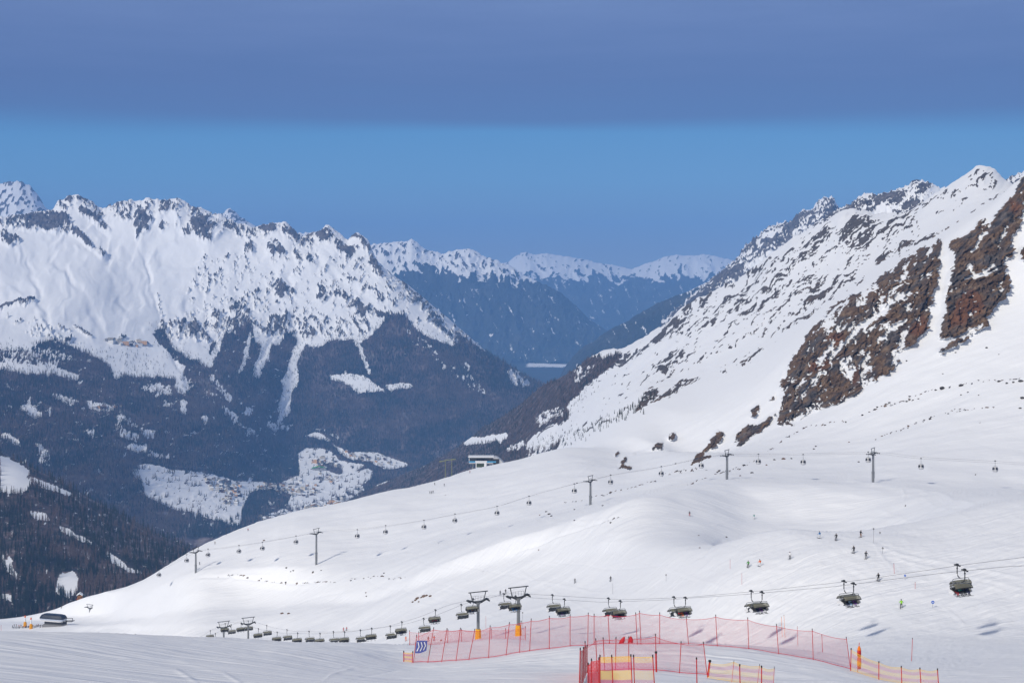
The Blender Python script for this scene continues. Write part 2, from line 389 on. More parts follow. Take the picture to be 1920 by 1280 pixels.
# ------------------------------------------------------------------ near slopes and the right-hand flank (one continuous hillside)
def tab(s):
    d = {}
    for part in s.split(';'):
        a, b, c = part.replace(':', ',').split(','); d[float(a)] = (float(b), float(c))
    return d
NEAR = [tab(q) for q in (
 # under the frame
 '-260:6,1330;960:6,1330;2180:6,1330',
 '-260:25,1430;960:25,1430;2180:25,1430',
 '-260:40,1275;0:44,1282;450:54,1290;960:62,1296;2180:62,1300',
 # front net line
 '-260:53,1228;0:57,1232;450:72,1240;800:82,1262;960:82,1256;1100:82,1261;1200:82,1256;1330:82,1264;1400:82,1268;1600:78,1285;2180:74,1300',
 # back net line
 '-260:62,1188;0:68,1192;200:76,1196;450:87,1208;640:94,1219;775:97,1243;850:97,1236;950:97,1227;1030:97,1217;1100:97,1210;1200:97,1207;1290:97,1209;1400:97,1217;1460:97,1226;1525:97,1237;1595:95,1256;1690:92,1278;2180:86,1292',
 # brow behind it
 '-260:73,1180;0:81,1183;200:91,1186;450:105,1197;560:111,1204;640:114,1204;775:118,1210;850:118,1206;950:116,1199;1030:115,1206;1100:113,1205;1200:112,1204;1290:112,1204;1400:112,1208;1525:112,1222;1690:112,1248;1920:110,1258;2180:110,1258',
 # hollow
 '-260:210,1250;0:210,1250;200:210,1250;450:210,1250;640:230,1238;775:290,1206;950:290,1203;1100:255,1206;1200:240,1212;1400:215,1240;1525:200,1236;1690:190,1226;1920:165,1228;2180:165,1228',
 # under the chairlift
 '-260:880,1235;0:880,1235;200:800,1228;280:745,1226;367:710,1224;450:660,1220;640:530,1248;800:452,1216;960:395,1191;1060:370,1187;1200:333,1200;1400:297,1224;1560:272,1204;1700:254,1194;1920:228,1200;2180:210,1205',
 # open piste
 '-260:1030,1180;0:1020,1178;200:940,1180;280:830,1184;367:745,1186;450:740,1186;640:650,1190;800:590,1145;960:545,1115;1060:505,1108;1200:415,1110;1400:352,1062;1560:350,1016;1700:352,1006;1920:320,1010;2180:300,1010',
 # brow of the piste
 '-260:1045,1175;0:1035,1174;200:955,1170;280:848,1170;367:765,1168;450:765,1160;640:700,1150;800:625,1115;960:585,1075;1060:555,1055;1200:480,1030;1320:410,1030;1400:400,1003;1470:390,989;1560:375,997;1700:390,980;1840:390,950;1920:385,935;2180:380,925',
 '-260:1047,1173;0:1039,1172.5;200:960,1167;280:857,1162;367:778,1155;450:778,1149;640:712,1141;800:635,1103;960:594,1059;1060:567,1034;1200:500,1007;1260:498,1000;1320:495,1004;1360:490,1030;1400:480,1055;1560:470,1048;1700:455,1003;1840:440,945;1920:430,932;2180:425,922',
 '-260:1050,1172;0:1043,1171;200:965,1164;280:865,1155;367:790,1142;450:790,1138;640:720,1132;800:645,1092;960:602,1043;1060:578,1014;1200:525,980;1260:535,974;1320:545,974;1360:556,980;1400:565,983;1560:560,985;1700:535,962;1840:480,930;1920:470,928;2180:470,918',
 # bright shoulder
 '-260:1056,1169;0:1050,1168;200:975,1158;280:885,1136;367:820,1108;450:818,1104;640:745,1112;760:670,1086;800:660,1068;900:630,1030;960:620,1006;1060:600,976;1200:565,936;1300:610,913;1400:640,904;1560:620,908;1700:615,912;1920:610,918;2180:610,920',
 # lift-tower hollow
 '-260:1063,1166;0:1058,1165;200:985,1150;280:905,1108;367:852,1068;450:835,1064;593:803,1056;700:800,1038;800:790,1018;960:752,980;1107:713,948;1200:700,922;1363:680,898;1500:665,898;1637:640,905;1750:650,893;1920:660,888;2180:660,888',
 # skyline of the near hill / upper snowfield
 '-260:1120,1176;0:1110,1159;80:1090,1150;140:1070,1126;200:1050,1109;280:1020,1080;360:1000,1032;450:985,989;550:990,961;640:1000,943;700:1005,926;800:1030,905;860:1080,884;960:1110,864;1010:1120,850;1060:1130,836;1200:1060,848;1400:860,848;1560:830,838;1700:830,800;1920:810,752;2180:800,720',
 # behind the skyline / foot of the crags
 '-260:1600,1330;0:1600,1330;200:1600,1290;450:1500,1200;640:1500,1100;800:1500,1020;960:1500,950;1060:1400,880;1130:1210,822;1200:1110,815;1300:1000,866;1400:975,832;1500:965,790;1560:960,755;1700:960,668;1760:960,640;1920:950,590;2180:940,540',
 # top of the crags / lower flank
 '-260:3000,1340;0:3000,1330;450:3600,1130;640:3600,1015;800:3200,950;960:2700,880;1060:2200,836;1130:1650,778;1200:1330,757;1300:1150,775;1400:1120,735;1500:1130,640;1560:1140,588;1640:1150,532;1700:1150,490;1760:1160,455;1800:1160,425;1860:1150,385;1920:1130,325;1960:1120,300;2180:1100,200',
 # snow shoulder behind the crags
 '-260:4500,1330;0:4500,1330;450:4300,1090;640:4250,965;800:3900,890;960:3450,818;1060:2900,765;1200:1950,698;1300:1600,690;1400:1500,650;1500:1450,590;1560:1440,552;1640:1450,500;1700:1470,462;1760:1500,425;1800:1520,400;1860:1550,372;1920:1560,352;2180:1500,260',
 # crest of the flank
 '-260:5000,1330;0:4950,1310;450:4700,1070;640:4600,946;720:4500,905;800:4400,868;860:4300,837;910:4100,800;960:3900,770;1060:3500,702;1120:3300,672;1180:3150,648;1240:2950,612;1290:2750,572;1350:2650,545;1400:2550,520;1440:2450,480;1480:2400,452;1540:2330,428;1590:2280,400;1640:2220,402;1690:2150,400;1740:2080,370;1790:2040,342;1815:2020,325;1840:2010,314;1862:2010,320;1890:2010,345;1920:2000,352;2180:1980,300',
 '-260:6200,1330;0:6200,1330;450:5900,1200;640:5700,1100;860:5400,1000;1060:4400,900;1240:3700,820;1400:3200,720;1590:2900,600;1840:2600,520;2180:2500,500',
)]
near = Sheet(NEAR, -340, 2240, 1200, 640, base=0.10, soft=40)

# ------------------------------------------------------------------ the mountain across the valley
LEFT = [tab(q) for q in (
 '-300:4300,1340;100:4600,1250;300:5200,1120;430:5600,1050;560:5900,1010;700:6200,975;850:6500,935;1000:7000,880;1150:7600,850',
 # valley floor at the far side of the village
 '-300:5000,1060;0:5200,1040;150:5700,985;300:6350,935;430:6900,905;560:7900,850;650:8050,842;760:8000,862;850:8100,860;1000:8300,800;1150:8600,790',
 '-300:5700,880;0:5900,860;150:6300,830;300:6900,800;430:7400,790;560:8200,770;700:8300,765;850:8400,770;1000:8500,760;1150:8800,760',
 '-300:6700,720;0:6900,700;150:7200,705;300:7700,690;430:8100,670;560:8500,655;700:8600,645;850:8650,660;940:8700,700;1000:8750,730;1150:9000,745',
 '-300:7800,590;0:8000,575;150:8200,560;300:8600,560;430:8800,545;560:8900,545;700:8900,555;800:8900,600;850:8900,632;940:8900,688;1000:8950,722;1150:9200,740',
 '-300:8700,480;0:8900,468;150:9100,458;300:9200,455;430:9200,468;560:9150,480;700:9100,505;760:9050,545;850:9000,615;940:8990,680;1000:9050,715;1150:9300,735',
 '-300:9300,420;-60:9400,414;0:9400,408;30:9500,402;60:9500,399;95:9500,394;112:9550,376;140:9600,364;165:9600,374;190:9600,390;215:9600,382;240:9600,376;265:9600,376;278:9600,369;290:9600,376;312:9600,374;335:9600,371;350:9600,380;380:9600,393;410:9600,404;440:9600,416;480:9500,426;510:9500,419;535:9500,419;550:9500,431;565:9500,442;582:9500,440;600:9450,430;615:9450,424;630:9450,430;650:9400,448;660:9400,444;672:9400,438;690:9350,450;700:9300,475;715:9300,500;735:9250,515;760:9200,532;790:9150,556;820:9120,581;850:9100,606;880:9100,631;910:9100,657;950:9100,681;990:9150,706;1010:9200,718;1040:9250,727;1150:9400,733',
 '-300:11000,560;0:11000,560;300:11000,560;600:11000,600;800:10800,700;1000:10600,800;1150:10600,820',
)]
LK = 0.78            # the far side of the valley lies some six to seven kilometres away
LEFT = [{k: (a * LK, b) for k, (a, b) in t_.items()} for t_ in LEFT]
left = Sheet(LEFT, -420, 1120, 890, 450, base=0.06)

# ------------------------------------------------------------------ dark wooded spur low on the left
SPUR = [tab(q) for q in (
 '-300:1650,1420;0:1700,1330;150:1750,1260;300:1800,1210;420:1900,1180;520:2000,1160',
 '-300:2100,1180;0:2100,1110;150:2150,1090;300:2200,1080;420:2300,1075;520:2400,1080',
 '-300:2550,960;0:2550,960;150:2600,985;300:2650,1028;420:2750,1055;520:2800,1075',
 '-300:2900,800;-60:2920,826;0:2930,848;60:2940,876;120:2950,905;180:2960,940;240:2960,970;300:2970,1002;350:2990,1024;420:3020,1052;520:3050,1075',
 '-300:3500,1000;0:3500,1050;300:3500,1200;520:3500,1250',
)]
spur = Sheet(SPUR, -420, 480, 400, 185, base=0.08)

# ------------------------------------------------------------------ far ranges
def far_sheet(crest, Yc, Yf, pyf, p0, p1, nc, nr, mid=None, back=1.12):
    def mk(f): return {x: f(x, y) for x, y in crest}
    lines = [mk(lambda x, y: (Yf, max(pyf, y + 8))), mk(lambda x, y: (Yf + 0.55 * (Yc - Yf), y + (0.48 if mid is None else mid) * max(pyf - y, 8))),
             mk(lambda x, y: (Yc, y)), mk(lambda x, y: (Yc * back, y + 130))]
    return Sheet(lines, p0, p1, nc, nr, base=0.05)
backl = far_sheet([(-300, 380), (-100, 360), (-40, 352), (0, 344), (14, 340), (30, 338), (46, 344), (60, 352), (75, 372), (90, 392), (110, 408), (150, 420), (250, 420), (380, 408), (400, 402),
                   (418, 398), (428, 391), (438, 395), (452, 408), (480, 425), (540, 440), (575, 436), (590, 438), (620, 450), (700, 500)], 14000, 12500, 520, -420, 660, 360, 40)
far1 = far_sheet([(600, 480), (680, 462), (705, 457), (730, 455), (750, 453), (764, 452), (770, 449), (780, 453), (792, 464), (806, 470), (820, 472), (830, 476), (845, 471), (860, 468), (880, 467), (895, 473), (910, 482),
                  (930, 488), (945, 494), (960, 500), (975, 512), (1000, 524), (1030, 538), (1055, 552), (1080, 574), (1105, 598), (1125, 612), (1150, 626), (1200, 655), (1300, 720)], 14500, 13300, 683, 620, 1260, 330, 130, mid=0.42)
far2 = far_sheet([(820, 520), (900, 505), (930, 496), (950, 492), (965, 482), (985, 473), (1005, 477), (1020, 475), (1045, 478), (1065, 481), (1085, 485), (1100, 487), (1125, 494), (1145, 496), (1165, 500), (1185, 504),
                  (1205, 496), (1225, 490), (1245, 482), (1270, 478), (1295, 479), (1320, 477), (1345, 481), (1370, 487), (1400, 494), (1500, 500)], 22000, 18000, 690, 820, 1480, 330, 110, mid=0.30, back=1.06)
far3 = far_sheet([(980, 760), (1030, 735), (1048, 712), (1056, 694), (1072, 672), (1092, 652), (1115, 638), (1130, 626), (1150, 614), (1170, 606), (1195, 590), (1215, 578), (1240, 566), (1262, 556), (1290, 546), (1310, 536), (1340, 524), (1400, 490), (1500, 440)],
                 9500, 8200, 790, 980, 1500, 300, 110)
righta = far_sheet([(1200, 640), (1290, 560), (1320, 534), (1345, 514), (1365, 498), (1385, 478), (1400, 458), (1415, 446), (1430, 436), (1447, 424), (1462, 418), (1480, 416), (1495, 402), (1505, 394), (1515, 392), (1526, 388), (1532, 378), (1541, 370), (1552, 368), (1562, 371), (1568, 384),
                    (1580, 394), (1620, 400), (1700, 420), (1800, 430)], 6800, 5400, 640, 1240, 1800, 420, 170, mid=0.5)
rightb = far_sheet([(1380, 540), (1440, 480), (1480, 452), (1520, 424), (1545, 408), (1560, 398), (1580, 388), (1600, 378), (1612, 368), (1625, 362), (1640, 364), (1652, 362), (1672, 358), (1690, 352), (1705, 346), (1712, 338), (1724, 337), (1738, 340), (1750, 346), (1770, 352), (1800, 362),
                    (1840, 372), (1870, 352), (1882, 340), (1900, 330), (1912, 324), (1925, 318), (2000, 300), (2180, 330)], 4400, 3500, 560, 1380, 2120, 480, 120, mid=0.5)
# ------------------------------------------------------------------ valley floor and the lowlands beyond
def valley():
    ys = np.array([3000, 4000, 5000, 6000, 7000, 8000, 9000, 10000, 11000, 12000, 12700, 13200, 13700, 14500, 15000, 17000, 19000, 21000, 22500, 23500, 24000.0])
    xs = np.linspace(-1, 1, 421)
    X = xs[None] * (4000 + ys[:, None] * 1.2); Y = np.broadcast_to(ys[:, None], X.shape)
    Z = np.interp(ys, [3000, 5000, 8000, 10000, 13000, 22000, 24000], [-1290, -1280, -1250, -1030, -900, -1050, -1100])[:, None] + 14 * fbm(X / 900, Y / 900, 3, 5)
    class V: pass
    v = V(); v.X, v.Y, v.Z = X, Y, Z; v.nrow, v.ncol = X.shape
    return v
val = valley()

# ================================================================== ground cover maps
# --- mountain across the valley
wood = blank()
poly(wood, [(-300, 700), (0, 693), (80, 700), (140, 712), (150, 702), (110, 690), (60, 682), (0, 680), (-300, 680), (-300, 655), (0, 655), (55, 655), (110, 638), (150, 660), (180, 672), (205, 690), (215, 710), (240, 702),
            (330, 712), (350, 690), (310, 660), (300, 655), (285, 625), (300, 618), (322, 650), (352, 670), (388, 690), (395, 640), (430, 622), (470, 612), (480, 650), (505, 640), (520, 650), (540, 625), (560, 640), (590, 655),
            (620, 640), (660, 645), (690, 640), (720, 600), (760, 600), (800, 632), (850, 652), (870, 630), (905, 655), (950, 680), (1000, 712), (1060, 733), (1140, 745), (1140, 830), (880, 900), (760, 893), (700, 845), (640, 818),
            (590, 803), (560, 815), (560, 850), (545, 900), (480, 905), (430, 890), (340, 880), (270, 866), (250, 880), (300, 960), (440, 1010), (480, 1100), (-300, 1100)])
for q in ([(495, 632), (512, 637), (500, 690), (488, 708), (476, 704), (486, 670)], [(466, 628), (473, 630), (455, 702), (448, 700)],
          [(415, 625), (424, 627), (397, 695), (388, 692), (358, 648), (366, 648), (388, 680)],
          [(556, 638), (573, 640), (562, 680), (558, 715), (546, 740), (546, 770), (526, 792), (519, 762), (531, 710), (547, 678)],
          [(668, 642), (676, 645), (683, 670), (700, 702), (694, 703), (674, 668)],
          [(615, 704), (655, 704), (686, 707), (722, 732), (672, 736), (642, 720), (620, 713)], [(722, 721), (772, 721), (776, 728), (730, 734)],
          [(950, 696), (968, 699), (985, 714), (999, 724), (985, 728), (965, 723), (952, 711)], [(866, 682), (880, 684), (881, 692), (868, 691)],
          [(32, 762), (50, 755), (52, 735), (58, 755), (80, 778), (62, 782), (42, 771)], [(88, 764), (99, 764), (93, 783)],
          [(0, 682), (50, 677), (102, 679), (97, 688), (140, 701), (152, 711), (130, 709), (75, 693), (20, 693)],
          [(335, 700), (358, 716), (345, 736), (325, 726)], [(338, 742), (353, 750), (351, 773), (339, 772)],
          [(220, 835), (277, 834), (275, 849), (245, 848)], [(372, 780), (388, 783), (385, 795), (374, 790)], [(58, 832), (78, 838), (96, 857), (80, 858)],
          [(262, 810), (292, 806), (290, 822), (272, 820)], [(458, 765), (466, 763), (468, 783), (458, 784)],
          [(0, 812), (18, 812), (45, 838), (25, 835)]):
    poly(wood, q, 0.0)
for q, wv in (([(262, 722), (300, 717), (325, 728), (320, 738), (265, 736)], 0.35), ([(180, 675), (235, 684), (275, 700), (312, 696), (300, 678), (250, 662), (215, 655), (190, 660)], 0.25),
              ([(150, 750), (195, 755), (225, 768), (185, 770)], 0.3), ([(205, 780), (250, 785), (262, 800), (230, 798)], 0.35), ([(430, 790), (480, 812), (520, 830), (470, 815)], 0.4),
              ([(740, 600), (800, 640), (860, 690), (930, 740), (900, 740), (830, 690), (770, 640)], 0.62), ([(500, 785), (548, 790), (552, 812), (505, 808)], 0.5), ([(0, 655), (110, 655), (150, 675), (100, 690), (0, 680)], 0.5)):
    poly(wood, q, wv)
for q in ([(285, 655), (350, 690), (420, 735), (470, 770), (530, 810)], [(182, 690), (200, 715), (215, 735)], [(150, 620), (200, 660)], [(562, 817), (552, 832), (545, 845)], [(130, 770), (170, 765), (230, 762)],
          [(640, 830), (600, 812), (565, 812)], [(345, 700), (400, 740), (440, 790), (480, 812)]):
    stroke(wood, q, 3.5, 0.1)
poly(wood, [(250, 862), (560, 800), (780, 860), (780, 1010), (430, 1015), (300, 960)], 1.0)
# snow meadows of the valley and the wooded lumps among them
meadow = blank()
for q in ([(258, 870), (282, 869), (312, 880), (350, 885), (425, 897), (505, 905), (520, 925), (480, 940), (455, 958), (452, 975), (446, 986), (380, 966), (300, 946), (268, 925)],
          [(565, 814), (605, 814), (624, 827), (600, 826)], [(560, 850), (580, 840), (615, 842), (635, 860), (675, 872), (697, 884), (697, 897), (665, 922), (600, 950), (540, 960), (520, 925), (560, 900)],
          [(620, 829), (655, 846), (680, 849), (720, 854), (748, 862), (766, 872), (730, 882), (705, 873), (685, 866), (660, 861), (635, 846)],
          [(500, 925), (545, 895), (560, 890), (600, 905), (640, 925), (660, 920), (640, 945), (590, 930), (540, 940)]):
    poly(meadow, q)
poly(meadow, [(478, 985), (500, 960), (560, 948), (620, 930), (680, 905), (700, 940), (560, 1000), (480, 1010)], 0.55)
for q in ([(472, 920), (520, 912), (548, 930), (540, 952), (500, 962), (470, 985), (452, 990), (452, 960)], [(628, 905), (660, 885), (700, 878), (690, 870), (640, 895)], [(605, 868), (640, 875), (640, 890), (600, 880)]):
    poly(meadow, q, 0.0)
lrock = blank()
for q, v in (([(5, 415), (30, 400), (70, 395), (112, 400), (130, 410), (140, 435), (165, 455), (205, 485), (190, 491), (140, 447), (110, 440), (82, 440), (32, 432), (27, 438), (15, 430)], .72),
             ([(0, 437), (45, 460), (20, 470), (0, 462)], .5), ([(140, 387), (160, 392), (190, 415), (212, 440), (200, 437), (170, 415), (147, 400)], .85), ([(100, 375), (150, 362), (190, 392), (150, 385)], .5),
             ([(200, 392), (225, 377), (240, 395), (250, 420), (230, 422), (212, 405)], .42), ([(250, 405), (282, 395), (285, 420), (275, 442), (252, 457), (255, 435)], .65),
             ([(297, 372), (322, 375), (320, 397), (295, 420), (317, 432), (300, 442), (290, 425), (295, 400)], .58), ([(325, 387), (342, 420), (332, 435), (322, 400)], .5),
             ([(350, 420), (375, 417), (400, 425), (475, 430), (480, 445), (430, 442), (400, 462), (390, 465), (375, 457), (357, 447), (335, 440)], .56), ([(457, 467), (480, 460), (480, 482), (460, 485)], .6),
             ([(480, 435), (505, 420), (522, 420), (550, 425), (567, 450), (560, 462), (540, 450), (525, 440), (510, 445)], .66), ([(500, 470), (515, 460), (532, 475), (530, 487), (507, 485)], .72),
             ([(542, 472), (565, 478), (602, 505), (590, 505), (560, 495)], .45), ([(585, 442), (605, 425), (625, 435), (630, 450), (655, 460), (665, 475), (660, 482), (630, 472), (627, 462), (610, 460)], .68),
             ([(655, 445), (672, 440), (690, 452), (705, 485), (717, 510), (722, 525), (710, 522), (697, 490), (680, 460)], .75), ([(740, 525), (762, 535), (787, 560), (770, 557), (745, 535)], .6),
             ([(590, 545), (605, 535), (605, 567), (595, 570)], .62), ([(615, 540), (655, 547), (690, 570), (712, 590), (697, 595), (675, 595), (655, 570), (625, 552)], .62),
             ([(705, 590), (750, 597), (780, 617), (750, 617)], .6), ([(497, 530), (522, 532), (545, 552), (555, 587), (550, 597), (540, 575), (520, 560)], .5), ([(505, 597), (540, 592), (545, 640), (490, 640)], .42),
             ([(400, 562), (440, 557), (480, 560), (490, 620), (425, 625), (387, 615)], .36), ([(312, 610), (375, 610), (400, 640), (330, 640)], .44), ([(560, 600), (700, 600), (720, 640), (560, 640)], .34),
             ([(780, 570), (850, 620), (900, 660), (860, 660), (800, 600)], .5), ([(0, 575), (40, 570), (62, 570), (40, 578)], .6), ([(380, 480), (860, 480), (800, 640), (300, 640)], .19), ([(0, 590), (130, 610), (170, 650), (60, 640)], .22)):
    poly(lrock, q, v, 'max')
stroke(lrock, [(295, 555), (303, 600), (308, 640)], 6, .5); stroke(lrock, [(550, 545), (553, 600)], 6, .5); stroke(lrock, [(0, 578), (30, 574), (64, 569)], 4, .7)
for q in ([(700, 590), (740, 612), (790, 640)], [(640, 520), (700, 548), (760, 592)]): stroke(lrock, q, 4, .5)
for q in ([(620, 650), (635, 690), (650, 705)], [(740, 605), (760, 660), (790, 720), (830, 790)], [(800, 640), (830, 690), (880, 760)], [(600, 660), (592, 720), (600, 790)], [(850, 655), (880, 700), (930, 760)], [(720, 620), (716, 680), (730, 716)], [(650, 735), (670, 780), (700, 830)], [(440, 690), (445, 740), (470, 780)], [(380, 690), (420, 730), (450, 760)], [(345, 770), (380, 800), (440, 830)], [(240, 770), (300, 790), (330, 830)], [(60, 780), (120, 800), (200, 810)], [(100, 860), (160, 880), (240, 870)], [(20, 740), (70, 745), (140, 740)], [(480, 850), (520, 830), (545, 845)], [(300, 860), (360, 850), (440, 860)]):
    stroke(wood, q, 3.0, 0.42)
for q in ([(90, 745), (130, 742), (160, 756), (120, 760)], [(215, 800), (262, 812), (255, 830), (222, 818)], [(300, 745), (330, 750), (322, 765), (298, 760)], [(395, 700), (440, 745), (430, 755), (392, 716)], [(160, 800), (182, 806), (178, 818), (160, 814)], [(60, 840), (90, 858), (98, 872), (74, 862)], [(110, 870), (135, 878), (130, 888)], [(270, 850), (330, 855), (340, 866), (280, 862)], [(420, 760), (450, 775), (445, 790), (425, 780)]):
    poly(wood, q, 0.40)
wood_b, meadow_b, lrock_b = blur(wood, 3), blur(meadow, 1), blur(lrock, 3)

def add_relief(s, dz):
    s.Z = s.Z + dz
px, py = left.PX, left.py
wx = 14 * fbm(px / 60, py / 60, 3, 21); wy = 14 * fbm(px / 60, py / 60, 3, 22)
n_fine = fbm((px + wx) / 11, (py + wy) / 11, 5, 31, 0.85)
n_rib = fbm((px + 0.35 * py + wx) / 6, (py + wy) / 22, 4, 33, 0.75)
rk = samp(lrock_b, px + 0.35 * wx, py + 0.35 * wy)
rk = np.maximum(rk, 0.36 * np.exp(-((py - py.min(0)[None] - 14) / 26.0) ** 2))
l_rock = sstep(0.58 * n_fine + 0.72 * n_rib + (rk * (0.98 + 0.6 * fbm(px / 48, py / 38, 3, 28)) - 0.5) * 1.4, -0.09, 0.09) * sstep(rk, 0.10, 0.2)
wd = samp(wood_b, px + 0.4 * wx, py + 0.4 * wy)
nw = fbm(px / 5, py / 7, 4, 35)
l_wood = sstep(0.62 * nw + 0.25 * fbm(px / 14, py / 16, 3, 38) + (wd - 0.5) * 1.75, -0.12, 0.12)
md = samp(meadow_b, px + 0.3 * wx, py + 0.3 * wy)
md = md + 0.45 * fbm(px / 11, py / 4.5, 4, 36) * (md > 0.02)
l_wood = l_wood * (1 - 0.85 * sstep(fbm((px + wx) / 20, (py + wy) / 8.0, 5, 39, 0.68), 0.38, 0.52) * sstep(px, 640, 480))
l_wood = l_wood * (1 - sstep(md, 0.35, 0.65))
l_wood = np.maximum(l_wood, sstep(md, 0.5, 0.8) * sstep(fbm(px / 12, py / 3.5, 4, 37), 0.42, 0.54))
topy = py.min(0)[None]
bars = blank()
for k in range(6): stroke(bars, [(138 + 5 * k, 611 + 4 * k), (150 + 4.6 * k, 614 + 4 * k)], 1.6, 1.0)
stroke(bars, [(0, 578), (22, 577), (34, 573), (64, 569)], 3.5, 1.0); stroke(bars, [(212, 640), (225, 641), (236, 638)], 3, 1.0); stroke(bars, [(232, 648), (280, 650)], 2.5, .8)
l_rock = np.maximum(l_rock, samp(bars, px, py))
up = np.clip((760 - py) / 300, 0, 1) * np.clip((py - topy) / 40, 0.15, 1)
ribs = ridge((px + 0.25 * py + wx * 2.5) / 120, (py + wy) / 190, 3, 41)
rough = sstep(rk, 0.10, 0.45)
dz = (ribs * 24 + (1.5 + 24 * rough) * ridge((px + 1.6 * wx) / 26, (py + 1.6 * wy) / 44, 3, 43)) * up * np.where(left.q < np.log(9700 * LK), 1, 0.3)
dz = dz + l_rock * (18 + 26 * n_fine) * np.clip((py - topy) / 10 + 0.2, 0, 1) + 1.2 * fbm(px / 16, py / 16, 4, 45) + 22 * fbm(px / 120, py / 80, 2, 46) * up
dz = dz * sstep(py - 1000, 60, -160) + (14 * fbm(px / 40, py / 20, 4, 47) * sstep(py, 700, 800) * (1 - md))
crest_j = np.exp(-((py - topy) / 9.0) ** 2) * sstep(left.px[None], 800, 640)
dz = dz + crest_j * (20 * fbm(px / 17, py * 0 + 3.1, 5, 49, 0.62))
gul = blank()
for g_, wv, v in (([(262, 470), (288, 520), (298, 580), (306, 640), (345, 700), (390, 740)], 9, -1), ([(540, 470), (548, 540), (554, 600), (562, 640), (545, 720)], 9, -1), ([(190, 470), (205, 520), (250, 600)], 12, -.6), ([(100, 470), (140, 540), (200, 640)], 14, -.6), ([(60, 500), (70, 560), (120, 640)], 12, -.5),
                  ([(230, 480), (262, 540), (285, 620)], 14, .7), ([(510, 470), (530, 540), (535, 600)], 14, .8), ([(600, 480), (660, 530), (740, 600), (800, 650)], 12, .8), ([(620, 500), (690, 560), (760, 640)], 10, -.6), ([(440, 470), (430, 540), (400, 620)], 14, .6), ([(360, 480), (370, 540), (390, 610)], 12, -.5),
                  ([(700, 470), (760, 540), (850, 620)], 9, .5), ([(0, 540), (60, 575), (110, 640)], 10, .6), ([(330, 500), (340, 560), (350, 640)], 14, .5), ([(500, 640), (490, 700), (470, 760)], 8, -.7), ([(560, 650), (545, 740), (525, 800)], 8, -.8), ([(680, 640), (700, 720), (740, 800)], 8, -.7), ([(410, 640), (440, 720), (500, 790)], 8, -.7), ([(600, 660), (620, 740), (640, 810)], 12, .6), ([(780, 640), (820, 720), (840, 800)], 12, .5)):
    stroke(gul, g_, wv, v)
gul = blur(gul, 3)
dz = dz + samp(gul, px + 1.1 * wx, py + wy) * 15 * (0.7 + 0.6 * fbm(px / 60, py / 40, 2, 29))
add_relief(left, dz * LK)
l_wood = np.where(left.q > np.log(9900 * LK), 0.3, l_wood)
l_floor = l_wood * np.clip(0.84 + 0.5 * fbm(px / 12, py / 6, 4, 48, 0.6), 0.40, 1)

# --- dark spur
px, py = spur.PX, spur.py; px_s, py_s = px, py
swood = blank(); poly(swood, [(-300, 700), (600, 900), (600, 1400), (-300, 1400)], 1.0)
for q in ([(0, 868), (30, 880), (60, 905), (40, 925), (0, 915)], [(0, 855), (35, 868), (60, 888), (52, 892), (20, 875), (0, 868)], [(48, 893), (90, 905), (140, 925), (130, 930), (80, 915)], [(105, 984), (130, 998), (160, 1018), (175, 1028), (155, 1024), (125, 1008)],
          [(195, 1032), (240, 1056), (275, 1068), (255, 1070), (215, 1050)], [(112, 1075), (135, 1065), (148, 1085), (142, 1108), (125, 1118), (105, 1105)], [(55, 960), (85, 965), (92, 975), (70, 972)], [(15, 1040), (25, 1050), (22, 1070), (12, 1062)], [(0, 1110), (20, 1118), (26, 1130), (10, 1128)],
          [(0, 1040), (14, 1052), (45, 1085), (30, 1080), (8, 1062)]):
    poly(swood, q, 0.12)
swood = blur(swood, 2)
nw = fbm(px / 6, py / 10, 4, 51); wx = 10 * fbm(px / 30, py / 30, 3, 52)
swd = samp(swood, px + 0.3 * wx, py + 0.3 * wx) - 0.22
s_wood = sstep(0.42 * nw + 0.42 * fbm(px / 22, py / 16, 3, 54) + (swd - 0.42) * 1.5, -0.15, 0.15)
add_relief(spur, 10 * fbm(spur.X / 260, spur.Y / 260, 4, 53) * np.clip((3000 - spur.Y) / 400, 0.1, 1))

